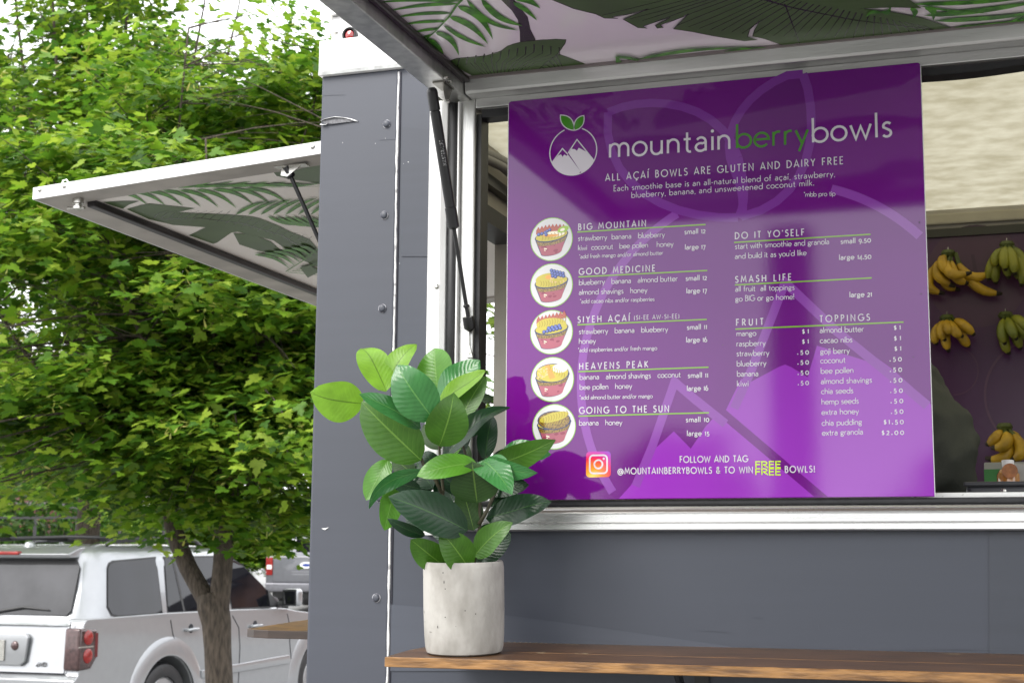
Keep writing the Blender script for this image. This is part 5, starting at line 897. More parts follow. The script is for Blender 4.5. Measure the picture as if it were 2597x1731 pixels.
def suv(loc, yaw, pitch, paint, label, detail=True):
    e = bpy.data.objects.new('parked_suv', None); COL.objects.link(e); tag(e, label, 'car', 'cars in the parking lot'); e.location = loc; e.rotation_euler = Matrix.Rotation(yaw, 3, 'Z').__matmul__(Matrix.Rotation(-pitch, 3, 'Y')).to_euler(); W[e] = Vector((0, 0, 0))
    WX, FX, WZ = 1.24, 3.98, .355
    poly = [(.05, .36), (-.05, .42), (-.075, .52), (-.07, .66), (-.02, .70), (-.005, .76), (.0, .98), (.035, 1.12), (.07, 1.155), (1.2, 1.165), (2.4, 1.155), (3.30, 1.135), (3.55, 1.10), (4.3, 1.03), (4.58, .95), (4.72, .80), (4.78, .62), (4.77, .42), (4.6, .32)]+arc2(FX, WZ, .43, -6, 186)+[(3.45, .28), (2.5, .27), (1.75, .28)]+arc2(WX, WZ, .43, -6, 186)+[(.7, .32)]
    m = MB(); m.prism([(x, -.905, z) for x, z in poly], (0, 1.81, 0)); body = m.build('body', paint, e, bevel=.045, seg=4, smooth=True)
    # greenhouse
    rings = [(1.10, .00, 3.48, .885), (1.15, .055, 3.38, .880), (1.40, .14, 3.02, .826), (1.62, .215, 2.66, .780), (1.695, .25, 2.50, .755), (1.735, .30, 2.40, .72), (1.765, .42, 2.22, .62), (1.78, .7, 1.95, .40)]
    m = MB(); vs = []; K = 24
    def rr4(x0, x1, h, z):
        cx, hx_ = (x0+x1)/2, (x1-x0)/2; o = []
        for k in range(K*4):
            a = 2*PI*(k+.5)/(K*4); ca_, sa_ = math.cos(a), math.sin(a); n_ = 14.0; rr_ = (abs(ca_)**n_+abs(sa_)**n_)**(-1/n_); o.append((cx+hx_*ca_*rr_, h*sa_*rr_*(1-.10*max(0, (ca_*rr_-.4))), z))
        return o
    for z, xa, xb, h in rings: vs += rr4(xa, xb, h, z)
    n4 = K*4; fs = [(i*n4+k, i*n4+(k+1) % n4, (i+1)*n4+(k+1) % n4, (i+1)*n4+k) for i in range(len(rings)-1) for k in range(n4)]; fs.append(tuple(range((len(rings)-1)*n4, len(rings)*n4)))
    m.add(vs, fs); me = m.mesh('greenhouse', smooth=True); ob('roof', me, paint, e)
    def sY(z): 
        for (za, _, _, ha), (zb, _, _, hb) in zip(rings[1:], rings[2:]):
            if z <= zb: return lerp(ha, hb, (z-za)/(zb-za))
        return .72
    def sidepoly(name, pts, mt, o=.006, both=True, par=None):
        # subdivide edges so that the pane follows the side
        for sgn in ((-1, 1) if both else (-1,)):
            P = []
            for i in range(len(pts)):
                a, b = pts[i], pts[(i+1) % len(pts)]
                for t in range(4): P.append((lerp(a[0], b[0], t/4), lerp(a[1], b[1], t/4)))
            m = MB(); m.prism([(x, sgn*(sY(z)+o), z) for x, z in P], (0, -sgn*.008, 0)); m.build(name, mt, par or e, smooth=False)
    wq = [(.44, 1.185), (.40, 1.25), (.47, 1.56), (.50, 1.60), (.56, 1.62), (1.19, 1.648), (1.17, 1.168), (.52, 1.168)]
    wr = [(1.27, 1.172), (1.33, 1.65), (2.18, 1.655), (2.25, 1.168)]; wf = [(2.34, 1.168), (2.29, 1.655), (2.46, 1.64), (2.66, 1.56), (2.95, 1.38), (3.20, 1.19), (3.20, 1.165)]
    def grow(p, s): 
        cx = sum(a for a, _ in p)/len(p); cz = sum(b for _, b in p)/len(p); return [(cx+(a-cx)*(1+s), cz+(b-cz)*(1+s*2)) for a, b in p]
    for w_ in (wq, wr, wf): sidepoly('window_trim', grow(w_, .035), PLAS, .002); sidepoly('side_window', w_, GLASS, .0065)
    sidepoly('window_trim', [(1.50, 1.172), (1.44, 1.65), (1.47, 1.65), (1.53, 1.172)], PLAS, .009)
    rX = lambda z: next(lerp(a[1], b[1], (z-a[0])/(b[0]-a[0])) for a, b in zip(rings, rings[1:]) if z <= b[0]) 
    P = [(-.70, 1.185), (-.735, 1.22), (-.715, 1.58), (-.67, 1.625), (.67, 1.625), (.715, 1.58), (.735, 1.22), (.70, 1.185)]
    m = MB(); m.prism([(rX(z)-.010, y, z) for y, z in P], (.012, 0, 0)); m.build('rear_window', GLASSR, e)
    m = MB(); m.prism([(rX(z)-.012, y, z) for y, z in [(-.70, 1.60), (-.66, 1.645), (.66, 1.645), (.70, 1.60)]], (.01, 0, 0)); m.build('window_band', PLAS, e)
    m = MB(); m.prism([(3.40-(z-1.15)*1.60+.03, y, z) for y, z in ((-.76, 1.17), (-.66, 1.60), (.66, 1.60), (.76, 1.17))], (-.02, 0, .01)); m.build('windscreen', GLASS, e)
    # tailgate spoiler, brake light
    m = MB(); m.prism([(.10, -.66, 1.690), (.13, -.66, 1.655), (.30, -.66, 1.66), (.34, -.66, 1.752), (.26, -.66, 1.745)], (0, 1.32, 0)); m.build('spoiler', paint, e, bevel=.012, seg=3, smooth=True)
    m = MB(); m.box(.085, .14, -.15, .15, 1.682, 1.712); m.build('brake_light', LENSR, e, bevel=.01, seg=3, smooth=True)
    # tail lamps
    for sg in (-1, 1):
        pts = [(-.030, 1.085), (.20, 1.07), (.215, .84), (.13, .745), (-.045, .735)]
        m = MB(); m.prism([(x, sg*.76, z) for x, z in pts], (0, sg*.162, 0)); L_ = m.build('tail_lamp', LENSC, e, bevel=.03, seg=4, smooth=True)
        for z in (1.005, .855):
            m = MB(); m.lathe([(.062, 0), (.060, sg*.010), (.042, sg*.018), (0, sg*.021)], (.075, sg*.916, z), 'y', 20); m.build('lens', LENSR, L_, smooth=True)
        m = MB(); m.box(.165, .205, sg*.9165, sg*.924, .84, 1.04); m.build('side_reflector', mat('dark red reflector', (.12, .008, .01), .2), L_, bevel=.003)
        m = MB(); m.box(-.04, .15, sg*.9165, sg*.9225, .925, .935); m.build('lamp_bar', CHROME, L_)
        for n_, a_, xw in (('wheel', WX, 0), ('wheel', FX, 0)):
            m = MB(); m.lathe([(.20, sg*-.10), (.30, sg*-.115), (.345, sg*-.10), (.365, sg*-.06), (.365, sg*.06), (.345, sg*.10), (.30, sg*.115), (.24, sg*.105), (.235, sg*.08)], (a_, sg*.775, WZ+.01), 'y', 36); wh = m.build('wheel', RUB, e, smooth=True)
            m = MB(); m.lathe([(.238, sg*.085), (.225, sg*.10), (.215, sg*.07), (.05, sg*.06), (0, sg*.065)], (a_, sg*.775, WZ+.01), 'y', 30); m.build('rim', RIM, wh, smooth=True)
            m = MB(); vs = []; A_ = arc2(a_, WZ, .435, -4, 184, 22); Bq = arc2(a_, WZ, .53, -8, 188, 22); C_ = arc2(a_, WZ, .60, -8, 188, 22)
            for p, q_, s_ in zip(A_, Bq, C_): vs += [(p[0], sg*.86, p[1]), (p[0], sg*.928, p[1]), (q_[0], sg*.926, q_[1]), (s_[0], sg*.9045, s_[1])]
            m.add(vs, [(4*i+k, 4*i+k+1, 4*i+k+5, 4*i+k+4) for i in range(22) for k in range(3)]); m.build('arch_flare', paint, e, smooth=True)
        def hnd(x, z):
            m = MB(); m.tube([(x-.10, sg*.915, z-.004), (x-.085, sg*.935, z), (x+.075, sg*.935, z+.004), (x+.09, sg*.915, z)], [.012, .015, .015, .012], 8); m.build('door_handle', paint, e, smooth='all')
            m = MB(); m.lathe([(.042, 0), (.036, sg*.002), (0, sg*.002)], (x, sg*.9055, z+.01), 'y', 18); m.build('handle_cup', SEAM, e)
        hnd(1.60, 1.0); hnd(2.72, .985)
        for S_ in ([(1.27, 1.10), (1.31, .98), (1.37, .86), (1.50, .76), (1.62, .62), (1.70, .45), (1.72, .32)], [(2.30, 1.10), (2.42, .98), (2.45, .8), (2.44, .5), (2.42, .31)], [(3.34, 1.08), (3.40, .95), (3.40, .80), (3.44, .62)]):
            m = MB(); m.tube([(x, sg*.9048, z) for x, z in S_], .0055, 6); m.build('door_seam', SEAM, e)
        m = MB(); m.prism([(1.78, sg*.904, .545), (1.78, sg*.904, .62), (3.36, sg*.904, .665), (3.40, sg*.904, .64), (3.40, sg*.904, .575)], (0, sg*.020, 0)); m.build('side_moulding', paint, e, bevel=.008, seg=3, smooth=True)
        m = MB(); m.tube([(.62, sg*.66, 1.77), (.72, sg*.67, 1.815), (1.3, sg*.665, 1.835), (2.0, sg*.65, 1.815), (2.12, sg*.64, 1.765)], .018, 8); m.build('roof_rail', PLAS, e, smooth='all')
        # mirror
        m = MB(); m.tube([(3.19, sg*.88, 1.18), (3.22, sg*.95, 1.19), (3.24, sg*.98, 1.20)], [.03, .022, .03], 8); m.build('mirror_arm', PLAS, e)
        m = MB(); m.box(3.19, 3.33, sg*.93, sg*1.10, 1.16, 1.335); mi_ = m.build('door_mirror', paint, e, bevel=.045, seg=4, smooth=True)
        m = MB(); m.box(3.186, 3.1925, sg*.935, sg*1.095, 1.168, 1.327); m.build('mirror_rim', PLAS, mi_, bevel=.002)
        m = MB(); m.box(3.180, 3.1855, sg*.955, sg*1.085, 1.185, 1.31); m.build('mirror_glass', mat('mirror glass', (.8, .8, .8), .03, 1.0), mi_)
        m = MB(); m.prism([(3.03, sg*.879, 1.17), (3.22, sg*.872, 1.17), (3.02, sg*.848, 1.33)], (0, sg*.012, 0)); m.build('mirror_sail', PLAS, e)
    for x in (.95, 1.75):
        m = MB(); m.tube([(x, -.66, 1.83), (x, 0, 1.845), (x, .66, 1.83)], .015, 8); m.build('roof_bar', PLAS, e, smooth='all')
    m = MB(); m.lathe([(.05, 0), (.045, .03), (.03, .045), (0, .05)], (.42, -.0, 1.752), 'z', 16); m.build('antenna', paint, e, smooth=True)
    # tailgate details
    for y0_ in (.0,):
        m = MB(); m.prism([(-.012, -.36, 1.035), (-.012, .36, 1.035), (-.012, .40, 1.0), (-.012, .37, .80), (-.012, .32, .765), (-.012, -.32, .765), (-.012, -.37, .80), (-.012, -.40, 1.0)], (-.028, 0, 0)); gp = m.build('plate_garnish', paint, e, bevel=.012, seg=3, smooth=True)
    m = MB(); m.box(-.052, -.0405, -.155, .155, .815, .965); m.build('number_plate', mat('pale number plate', (.62, .64, .68), .5, var=.25, scale=25), gp, bevel=.004)
    m = MB(); m.box(-.054, -.0405, -.165, .165, .805, .975); m.box(-.0541, -.0405, -.165, .165, .805, .8051); m.build('plate_frame', CHROME, gp)
    for sg in (-1, 1):
        m = MB(); m.lathe([(.040, 0), (.036, -.008), (.02, -.016), (0, -.018)], (-.040, sg*.265, .93), 'x', 16); m.build('reverse_lamp', LENSC, gp, smooth=True)
    m = MB(); m.tube([(rX(1.20)-.02, .05, 1.20), (rX(1.24)-.025, -.25, 1.245), (rX(1.23)-.025, -.52, 1.225)], [.014, .011, .006], 8); m.build('wiper', PLAS, e)
    m = MB(); m.tube([(-.003, -.80, 1.13), (-.012, -.785, 1.0), (-.020, -.775, .80), (-.03, -.77, .71)], .005, 6); m.build('tailgate_seam', SEAM, e)
    m = MB(); m.tube([(-.028, -.77, .712), (-.030, 0, .708), (-.028, .77, .712)], .006, 6); m.build('bumper_seam', SEAM, e)
    if detail:
        x = -.47
        m = MB()
        for ch in '4WD':
            for q_ in G[ch][1]:
                L_, R_ = ribs(q_, .2); vs = []
                for a, b in zip(L_, R_):
                    for p in (a, b): vs += [(-.0125, x-p.x*.045, .765+p.y*.032)]
                m.add(vs, [(2*i, 2*i+1, 2*i+3, 2*i+2) for i in range(len(q_)-1)])
            x -= (G[ch][0]+.12)*.045
        m.build('badge_text', PLAS, e, recalc=False)
    return e
suv((-8.38164512, 8.11066441, .13166972), 1.5129836, .01537583, PAINT_S, 'silver sport utility vehicle parked behind the maple trunk, rear and side in view')
sd2 = suv((-12.6, 14.6, lotz(15.5)-.02), 1.50, .0154, PAINT_D, 'dark sport utility vehicle whose roof rail shows above the silver car', False)
# pickup truck
pe = bpy.data.objects.new('pickup_truck', None); COL.objects.link(pe); tag(pe, 'grey pickup truck with red tail lamp and white oval badge, seen from behind', 'pickup truck', 'cars in the parking lot'); W[pe] = Vector((0, 0, 0))
TY = 30.0; tc0 = onY(778, 1432, TY); sc_ = 1.0
pe.location = (tc0.x, TY, tc0.z-1.22)
pe.rotation_euler = (0, 0, .25)
m = MB(); m.box(-.98, .98, .0, 2.0, .75, 1.42); m.build('bed', PAINT_G, pe, bevel=.05, seg=3, smooth=True)
m = MB(); m.box(-.80, .80, -.03, .0, .82, 1.40); tg = m.build('tailgate', PAINT_G, pe, bevel=.025, seg=3, smooth=True)
m = MB(); m.box(-.78, .78, -.045, -.0, 1.385, 1.425); m.build('tailgate_cap', mat('light grey trim', (.4, .4, .42), .4, .5), pe, bevel=.008)
m = MB(); m.prism([(.16*math.cos(i*PI/12), -.032, 1.22+.075*math.sin(i*PI/12)) for i in range(24)], (0, -.012, 0)); ov = m.build('oval_badge', WHITE, tg)
m = MB(); m.prism([(.10*math.cos(i*PI/8), -.0445, 1.22+.035*math.sin(i*PI/8)) for i in range(16)], (0, -.002, 0)); m.build('badge_centre', mat('badge blue', (.02, .05, .25), .3), ov)
for z in (1.06, 1.00): m = MB(); m.box(-.35, .35, -.034, -.0305, z, z+.012); m.build('tailgate_crease', mat('grey crease', (.3, .3, .32), .4), tg)
for sg in (-1, 1):
    m = MB(); m.box(sg*.81, sg*.975, -.025, .02, .98, 1.40); tl = m.build('tail_lamp', LENSR, pe, bevel=.02, seg=2, smooth=True)
    m = MB(); m.box(sg*.83, sg*.95, -.03, -.0255, 1.12, 1.22); m.build('reverse_lens', WHITE, tl)
    for y in (.95, 4.35):
        m = MB(); m.lathe([(.2, -.12), (.36, -.13), (.40, -.08), (.40, .08), (.36, .13), (.2, .12)], (sg*.82, y, .40), 'y', 24); me = m.mesh('wheel', smooth=True); me.transform(Matrix.Translation((sg*.82, y, .4)) @ Matrix.Rotation(PI/2, 4, 'Z') @ Matrix.Translation((-sg*.82, -y, -.4))); ob('wheel', me, RUB, pe)
m = MB(); m.box(-.95, .95, -.16, .02, .60, .80); m.build('bumper', mat('dark chrome bumper', (.22, .22, .24), .3, .7), pe, bevel=.03, seg=3, smooth=True)
m = MB(); m.prism([(-.93, 2.05, .7), (-.93, 2.05, 1.42), (-.86, 2.25, 1.92), (-.86, 3.6, 1.94), (-.93, 4.2, 1.42), (-.95, 5.5, 1.30), (-.95, 5.6, .7)], (1.88, 0, 0)); m.build('cab', PAINT_G, pe, bevel=.05, seg=3, smooth=True)
m = MB(); m.box(-.72, .72, 2.10, 2.155, 1.46, 1.86); m.build('rear_window', GLASS, pe); m = MB(); m.box(-.8, .8, .02, 5.4, .45, .74); m.build('frame', BLK, pe)
# ================================================================ maples
def maple_outline():
    h = [(0, .0), (.08, -.05), (.26, -.16), (.27, -.02), (.44, .04), (.40, .14), (.55, .30), (.40, .34), (.39, .47), (.21, .41), (.20, .58), (.25, .68), (.12, .77), (0, 1.0)]
    return h
hv = maple_outline(); out = hv+[(-x, y) for x, y in hv[-2:0:-1]]
LV0 = np.array([(0, .22, .0)]+[(x, y, .10*abs(x)-.16*(y-.3)**2) for x, y in out]); nO = len(out)
LF0 = np.array([(0, 1+i, 1+(i+1) % nO) for i in range(nO)])
_h1 = [(0, 0), (.27, -.14), (.30, .04), (.54, .30), (.30, .38), (.25, .66), (0, 1.0)]; _o1 = _h1+[(-x, y) for x, y in _h1[-2:0:-1]]
LV1 = np.array([(0, .22, .0)]+[(x, y, .10*abs(x)-.16*(y-.3)**2) for x, y in _o1]); LF1 = np.array([(0, 1+i, 1+(i+1) % len(_o1)) for i in range(len(_o1))])
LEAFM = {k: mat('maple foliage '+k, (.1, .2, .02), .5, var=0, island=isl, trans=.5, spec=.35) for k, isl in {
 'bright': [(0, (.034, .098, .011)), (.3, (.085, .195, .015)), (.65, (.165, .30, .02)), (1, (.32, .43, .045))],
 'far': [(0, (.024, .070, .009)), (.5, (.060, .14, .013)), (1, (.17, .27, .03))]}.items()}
SAM = mat('yellow green seed wings', (.30, .33, .06), .6, var=0, island=[(0, (.22, .27, .05)), (1, (.40, .38, .09))], trans=.4)
BARK = mat('maple bark', hx('62574c'), .9, scale=7, col2=hx('332c26'), lo=.30, hi=.70, detail=14, stretch=(8, 8, 2.0), bump=.012, bscale=12)
def sc_mesh(name, P, Xa, Ya, Za, S_, V0, F0):
    n = len(P); V = P[:, None, :]+S_[:, None, None]*(V0[None, :, 0, None]*Xa[:, None, :]+V0[None, :, 1, None]*Ya[:, None, :]+V0[None, :, 2, None]*Za[:, None, :])
    V = V.reshape(-1, 3); F = (F0[None]+(np.arange(n)*len(V0))[:, None, None]).reshape(-1, 3)
    me = bpy.data.meshes.new(name); me.vertices.add(len(V)); me.vertices.foreach_set('co', V.astype(np.float32).ravel()); me.loops.add(F.size); me.loops.foreach_set('vertex_index', F.astype(np.int32).ravel())
    me.polygons.add(len(F)); me.polygons.foreach_set('loop_start', np.arange(0, F.size, 3, dtype=np.int32)); me.polygons.foreach_set('loop_total', np.full(len(F), 3, dtype=np.int32)); me.update(calc_edges=True); return me
def nrm(a): return a/np.maximum(1e-9, np.linalg.norm(a, axis=1))[:, None]
MR = np.array([list(_r2), list(_u2), list(_f)]); CN = np.array(list(CAM))
def projn(P): c = (P-CN)@MR.T; return 1298.5+FPX*c[:, 0]/c[:, 2], 865.5-FPX*c[:, 1]/c[:, 2], c[:, 2]
def tree(name, label, trunk, limbs, prof, seed, nlead, nleaf, size, lmat, cen, gaps=(), nobj=0, sam=.10, rb=.09, group=None):
    rg = np.random.default_rng(seed); rr = random.Random(seed)
    t = thing(name, label, 'tree', trunk[0][0], group)
    m = MB(); m.tube([p for p, _ in trunk], [r_ for _, r_ in trunk], 14); 
    for L_ in limbs: m.tube([p for p, _ in L_], [r_ for _, r_ in L_], 12)
    m.build('trunk', BARK, t, smooth='all')
    zb, zt_ = prof[0][0], prof[-1][0]
    def rad(z):
        for (a, ra), (b, rb_) in zip(prof, prof[1:]):
            if z <= b: return lerp(ra, rb_, (z-a)/(b-a)) if z >= a else prof[0][1]
        return prof[-1][1]
    top = Vector(cen)
    br = MB(); tips = []
    starts = [L_[-1][0] for L_ in limbs] or [trunk[-1][0]]
    for i in range(nlead):
        a = 2*PI*i/nlead+rr.uniform(-.3, .3); s0 = Vector(starts[i % len(starts)]); ze = rr.uniform(zb+(zt_-zb)*.45, zt_*.985); re_ = rad(ze)*rr.uniform(.25, .95)
        e_ = Vector((top.x+math.cos(a)*re_, top.y+math.sin(a)*re_, ze)); c = lerp(s0, e_, .5)+Vector((math.cos(a), math.sin(a), -.2))*re_*.25
        P = bezq(s0, c, e_, 12); br.tube(P, [max(.006, rb*.36*(1-j/12.5)) for j in range(13)], 7)
        for j in range(2, 13):
            for q_ in range(3 if j < 12 else 2):
                aa = rr.uniform(0, 2*PI); p = P[j]; rz = rad(p.z); out_ = Vector((top.x+math.cos(aa)*rz, top.y+math.sin(aa)*rz, 0))-Vector((p.x, p.y, 0)); ln = min(out_.length*rr.uniform(.55, 1.02), 1.5*rr.uniform(.5, 1.1)); d = out_.normalized()*ln+Vector((0, 0, rr.uniform(-.22, .38)*ln))
                e2 = p+d; e2.z = max(e2.z, zb+rr.uniform(0, .25)); br.tube(bezq(p, lerp(p, e2, .5)+Vector((0, 0, .10*ln)), e2, 4), [.0055, .0042, .003, .002, .001], 5); tips.append((p, e2))
    # low skirt
    for i in range(int(nlead*8)):
        aa = rr.uniform(0, 2*PI); z = zb+rr.uniform(0, .9)*(zt_-zb)*.30; rz = rad(z)*rr.uniform(.12, 1.0); e2 = Vector((top.x+math.cos(aa)*rz, top.y+math.sin(aa)*rz, z)); p = Vector((top.x, top.y, z+.35))+(e2-Vector((top.x, top.y, z)))*.3; br.tube(bezq(p, lerp(p, e2, .5)+Vector((0, 0, .12)), e2, 4), [.010, .008, .006, .004, .002], 5); tips.append((p, e2))
    me = br.mesh('branches', smooth='all', recalc=False); o = ob('branches', me, BARK, t); o['kind'] = 'stuff'
    A = np.array([list(a) for a, _ in tips]); B_ = np.array([list(b) for _, b in tips]); nt_ = len(tips)
    # sprays: flat leafy layers along the outer part of each twig
    ns = max(1, nleaf//16); k = rg.integers(0, nt_, ns); f = rg.uniform(.35, 1.05, ns)**.8; C_ = A[k]+(B_[k]-A[k])*f[:, None]+rg.normal(0, 1, (ns, 3))*np.array([.13, .13, .07])
    cl = np.array([mnoise.noise(Vector((p[0]*1.15+seed, p[1]*1.15, p[2]*1.9))) for p in C_]); kp = cl > rg.uniform(-.42, .02, len(C_)); C_ = C_[kp]; k = k[kp]; ns = len(C_)
    if len(gaps):
        x, y, dz = projn(C_); keep = np.ones(ns, bool)
        for gx, gy, ga, gb, pr_ in gaps: keep &= ~((((x-gx)/ga)**2+((y-gy)/gb)**2 < 1) & (rg.random(ns) < pr_))
        C_ = C_[keep]; k = k[keep]
    C_[:, 2] = np.maximum(C_[:, 2], zb+.02); tilt = np.repeat(rg.normal(0, .28, (len(C_), 3))*np.array([1, 1, 0]), 16, axis=0)
    n = len(C_)*16; Cc = np.repeat(C_, 16, axis=0); outv = Cc-np.array([top.x, top.y, 0]); outv[:, 2] = 0; outv = nrm(outv)
    P = Cc+rg.normal(0, 1, (n, 3))*np.array([.15, .15, .035]); dr = P-Cc; P[:, 2] -= .25*np.linalg.norm(dr[:, :2], axis=1)
    Yd = nrm(dr*np.array([1, 1, .3])+outv*.10+rg.normal(0, .03, (n, 3))); Yd[:, 2] -= rg.uniform(-.05, .45, n); Yd = nrm(Yd)
    Z = np.array([0, 0, 1.0])+outv*.28+tilt+rg.normal(0, .27, (n, 3)); Xd = nrm(np.cross(Yd, Z)); Zd = nrm(np.cross(Xd, Yd)); S_ = size*rg.uniform(.5, 1.22, n)
    idx = np.arange(n)
    if nobj:
        x, y, d_ = projn(P); vis = (x > 0) & (x < 775) & (y > 0) & (y < 1400); score = np.where(vis, d_-S_*6, 99); pick = np.argsort(score)[:nobj]
        l1_ = sc_mesh('leaf', np.zeros((1, 3)), np.array([[1., 0, 0]]), np.array([[0, 1., 0]]), np.array([[0, 0, 1.]]), np.array([1.]), LV0, LF0)
        LS = []
        for c_ in ((.05, .13, .012), (.10, .22, .016), (.18, .32, .022), (.30, .42, .04)):
            me_ = l1_.copy(); me_.name = 'leaf'; me_.materials.append(mat('maple leaf %.2f' % c_[0], c_, .5, trans=.42, var=.25, scale=3, spec=.35)); LS.append(me_)
        for i in pick:
            M_ = Matrix.Identity(4)
            for r_ in range(3):
                M_[r_][0] = Xd[i, r_]*S_[i]; M_[r_][1] = Yd[i, r_]*S_[i]; M_[r_][2] = Zd[i, r_]*S_[i]; M_[r_][3] = P[i, r_]
            ob('leaf', rr.choice(LS), None, t, M_)
        idx = np.setdiff1d(idx, pick)
    me = sc_mesh('crown', P[idx], Xd[idx], Yd[idx], Zd[idx], S_[idx], *((LV0, LF0) if nobj else (LV1, LF1))); o = ob('crown', me, lmat, t); o['kind'] = 'stuff'
    # hanging seed wings
    ns_ = int(n*sam); j = rg.integers(0, n, ns_//6); Q = np.repeat(P[j]+np.array([0, 0, .02]), 6, axis=0); nq = len(Q); Q = Q+rg.normal(0, .03, (nq, 3)); yd = nrm(rg.normal(0, 1, (nq, 3))*np.array([1, 1, .4])-np.array([0, 0, .35])); xd = nrm(np.cross(yd, np.array([0, 0, 1.])+rg.normal(0, .4, (nq, 3)))); zd = nrm(np.cross(xd, yd))
    SV = np.array([(0, 0, 0), (.10, .25, 0), (.20, .75, .03), (.10, 1, .02), (-.03, .8, -.02), (-.05, .3, 0)]); SF = np.array([(0, 1, 5), (1, 4, 5), (1, 2, 4), (2, 3, 4)])
    me = sc_mesh('seed_wings', Q, xd, yd, zd, size*.62*rg.uniform(.8, 1.2, nq), SV, SF); o = ob('seed_wings', me, SAM, t); o['kind'] = 'stuff'
    return t
TD = 5.4
def tp(x, y, Y=TD): return onY(x, y, Y)
b0 = tp(556, 1731); base = Vector((b0.x+.01, TD, LOT-.02))
trunk = [(base, .15), (base+Vector((0, 0, .12)), .105), (lerp(base, b0, .5), .088), (b0, .084), (tp(552, 1640), .083), (tp(549, 1580), .090), (tp(540, 1535), .098), (tp(534, 1505), .085)]
limbs = [[(tp(545, 1560), .062), (tp(512, 1500), .060), (tp(478, 1440), .058), (tp(455, 1385), .056), (tp(438, 1330), .054), (tp(420, 1200), .045)], [(tp(552, 1575), .064), (tp(560, 1490), .064), (tp(566, 1420), .062), (tp(568, 1350), .060), (tp(575, 1200), .05)], [(tp(500, 1400, TD+.3), .03), (tp(520, 1300, TD+.5), .03)]]
limbs = limbs[:2]; _unused = [(tp(552, 1530, TD+.06), .045), (tp(530, 1430, TD+.22), .040), (tp(515, 1320, TD+.4), .035)]
fc = tp(556, 1400)
pf = [(1.88, 1.8), (2.10, 2.3), (2.7, 2.5), (3.5, 2.35), (4.1, 1.9), (4.55, 1.15), (5.0, .7), (5.5, .5)]
G1 = [(150, 800, 190, 120, .75), (60, 700, 120, 80, .5), (30, 50, 90, 120, .9), (520, 60, 90, 200, .92), (640, 120, 60, 90, .9), (760, 60, 60, 100, .6), (300, 760, 200, 90, .5), (420, 520, 300, 120, .2)]
tree('maple_tree', 'maple with a forked trunk in front of the silver car, full yellow green crown', trunk, limbs, pf, 5, 13, 78000, .084, LEAFM['bright'], (fc.x, TD, 0), G1, 300, .16)
c2_ = onY(215, 1440, 9.8)
def simple_tree(name, label, x, y, zg, prof, seed, nlead, nleaf, size, lm, gaps=(), sam=.1, rt=.13, group=None):
    b = Vector((x, y, zg)); tk = [(b, rt*1.4), (b+Vector((0, 0, .2)), rt), (b+Vector((.02, 0, prof[0][0]-zg+.1)), rt*.85), (b+Vector((.03, 0, prof[0][0]-zg+.9)), rt*.7)]
    return tree(name, label, tk, [], prof, seed, nlead, nleaf, size, lm, (x, y, 0), gaps, 0, sam, rt, group)
maple1_crown = next(o.data for o in bpy.data.objects if o.name.startswith('crown') and o.type == 'MESH' and len(o.data.vertices) > 50000)
G2 = [(150, 790, 150, 120, .85), (30, 690, 100, 80, .6), (30, 40, 70, 110, .9), (500, 40, 60, 150, .85), (330, 620, 200, 80, .4), (620, 60, 60, 160, .9), (140, 930, 70, 40, .9), (740, 60, 70, 120, .7)]
simple_tree('maple_tree', 'taller maple rising at the left edge behind the forked maple', c2_.x, 9.8, lotz(9.8), [(2.3, 1.5), (3.2, 2.8), (4.6, 3.2), (6.2, 2.9), (7.6, 2.2), (9.2, 1.0)], 21, 15, 62000, .095, LEAFM['bright'], G2, .16)
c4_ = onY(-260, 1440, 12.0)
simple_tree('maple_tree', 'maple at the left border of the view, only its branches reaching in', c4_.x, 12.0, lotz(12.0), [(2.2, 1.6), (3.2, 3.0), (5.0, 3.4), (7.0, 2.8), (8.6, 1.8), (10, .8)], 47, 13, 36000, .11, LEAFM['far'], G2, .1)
c3_ = onY(560, 1440, 12.5)
simple_tree('maple_tree', 'maple farther back whose thin upper shoots show beside the trailer cornice', c3_.x, 12.5, lotz(12.5), [(2.6, 1.2), (3.6, 2.0), (5.2, 2.0), (6.3, 1.3), (7.2, .8), (8.2, .35)], 33, 11, 26000, .10, LEAFM['bright'], G2, .12)
# ================================================================ ground of the lot slopes gently up
for o in list(bpy.data.objects):
    if o.name.startswith('parking_lot'): bpy.data.objects.remove(o)
m = MB(); ys = [3.4, 8.1, 14, 38, 90, 500]; zsl = [lotz(3.4), lotz(8.1), lotz(14), lotz(38), lotz(38), lotz(38)]
m.add([(x, y, z) for y, z in zip(ys, zsl) for x in (-400, 400)], [(2*i, 2*i+1, 2*i+3, 2*i+2) for i in range(5)]); tag(m.build('parking_lot', mat('pale worn asphalt', (.24, .24, .235), .9, var=.25, scale=2)), 'dark asphalt parking lot sloping up behind the trailer', kind='structure')
# ================================================================ things beyond the lot
BRICK = bpy.data.materials.new('red brickwork'); BRICK.use_nodes = True; t = BRICK.node_tree; bk_ = t.nodes.new('ShaderNodeTexBrick'); tcb = t.nodes.new('ShaderNodeTexCoord'); mpb = t.nodes.new('ShaderNodeMapping'); mpb.inputs['Rotation'].default_value = (PI/2, 0, 0)
bk_.inputs['Scale'].default_value = 4; bk_.inputs['Color1'].default_value = (.13, .042, .028, 1); bk_.inputs['Color2'].default_value = (.07, .028, .02, 1); bk_.inputs['Mortar'].default_value = (.14, .12, .11, 1); bk_.inputs['Mortar Size'].default_value = .015
t.links.new(tcb.outputs['Object'], mpb.inputs[0]); t.links.new(mpb.outputs[0], bk_.inputs[0]); t.links.new(bk_.outputs[0], t.nodes['Principled BSDF'].inputs[0]); t.nodes['Principled BSDF'].inputs['Roughness'].default_value = .9
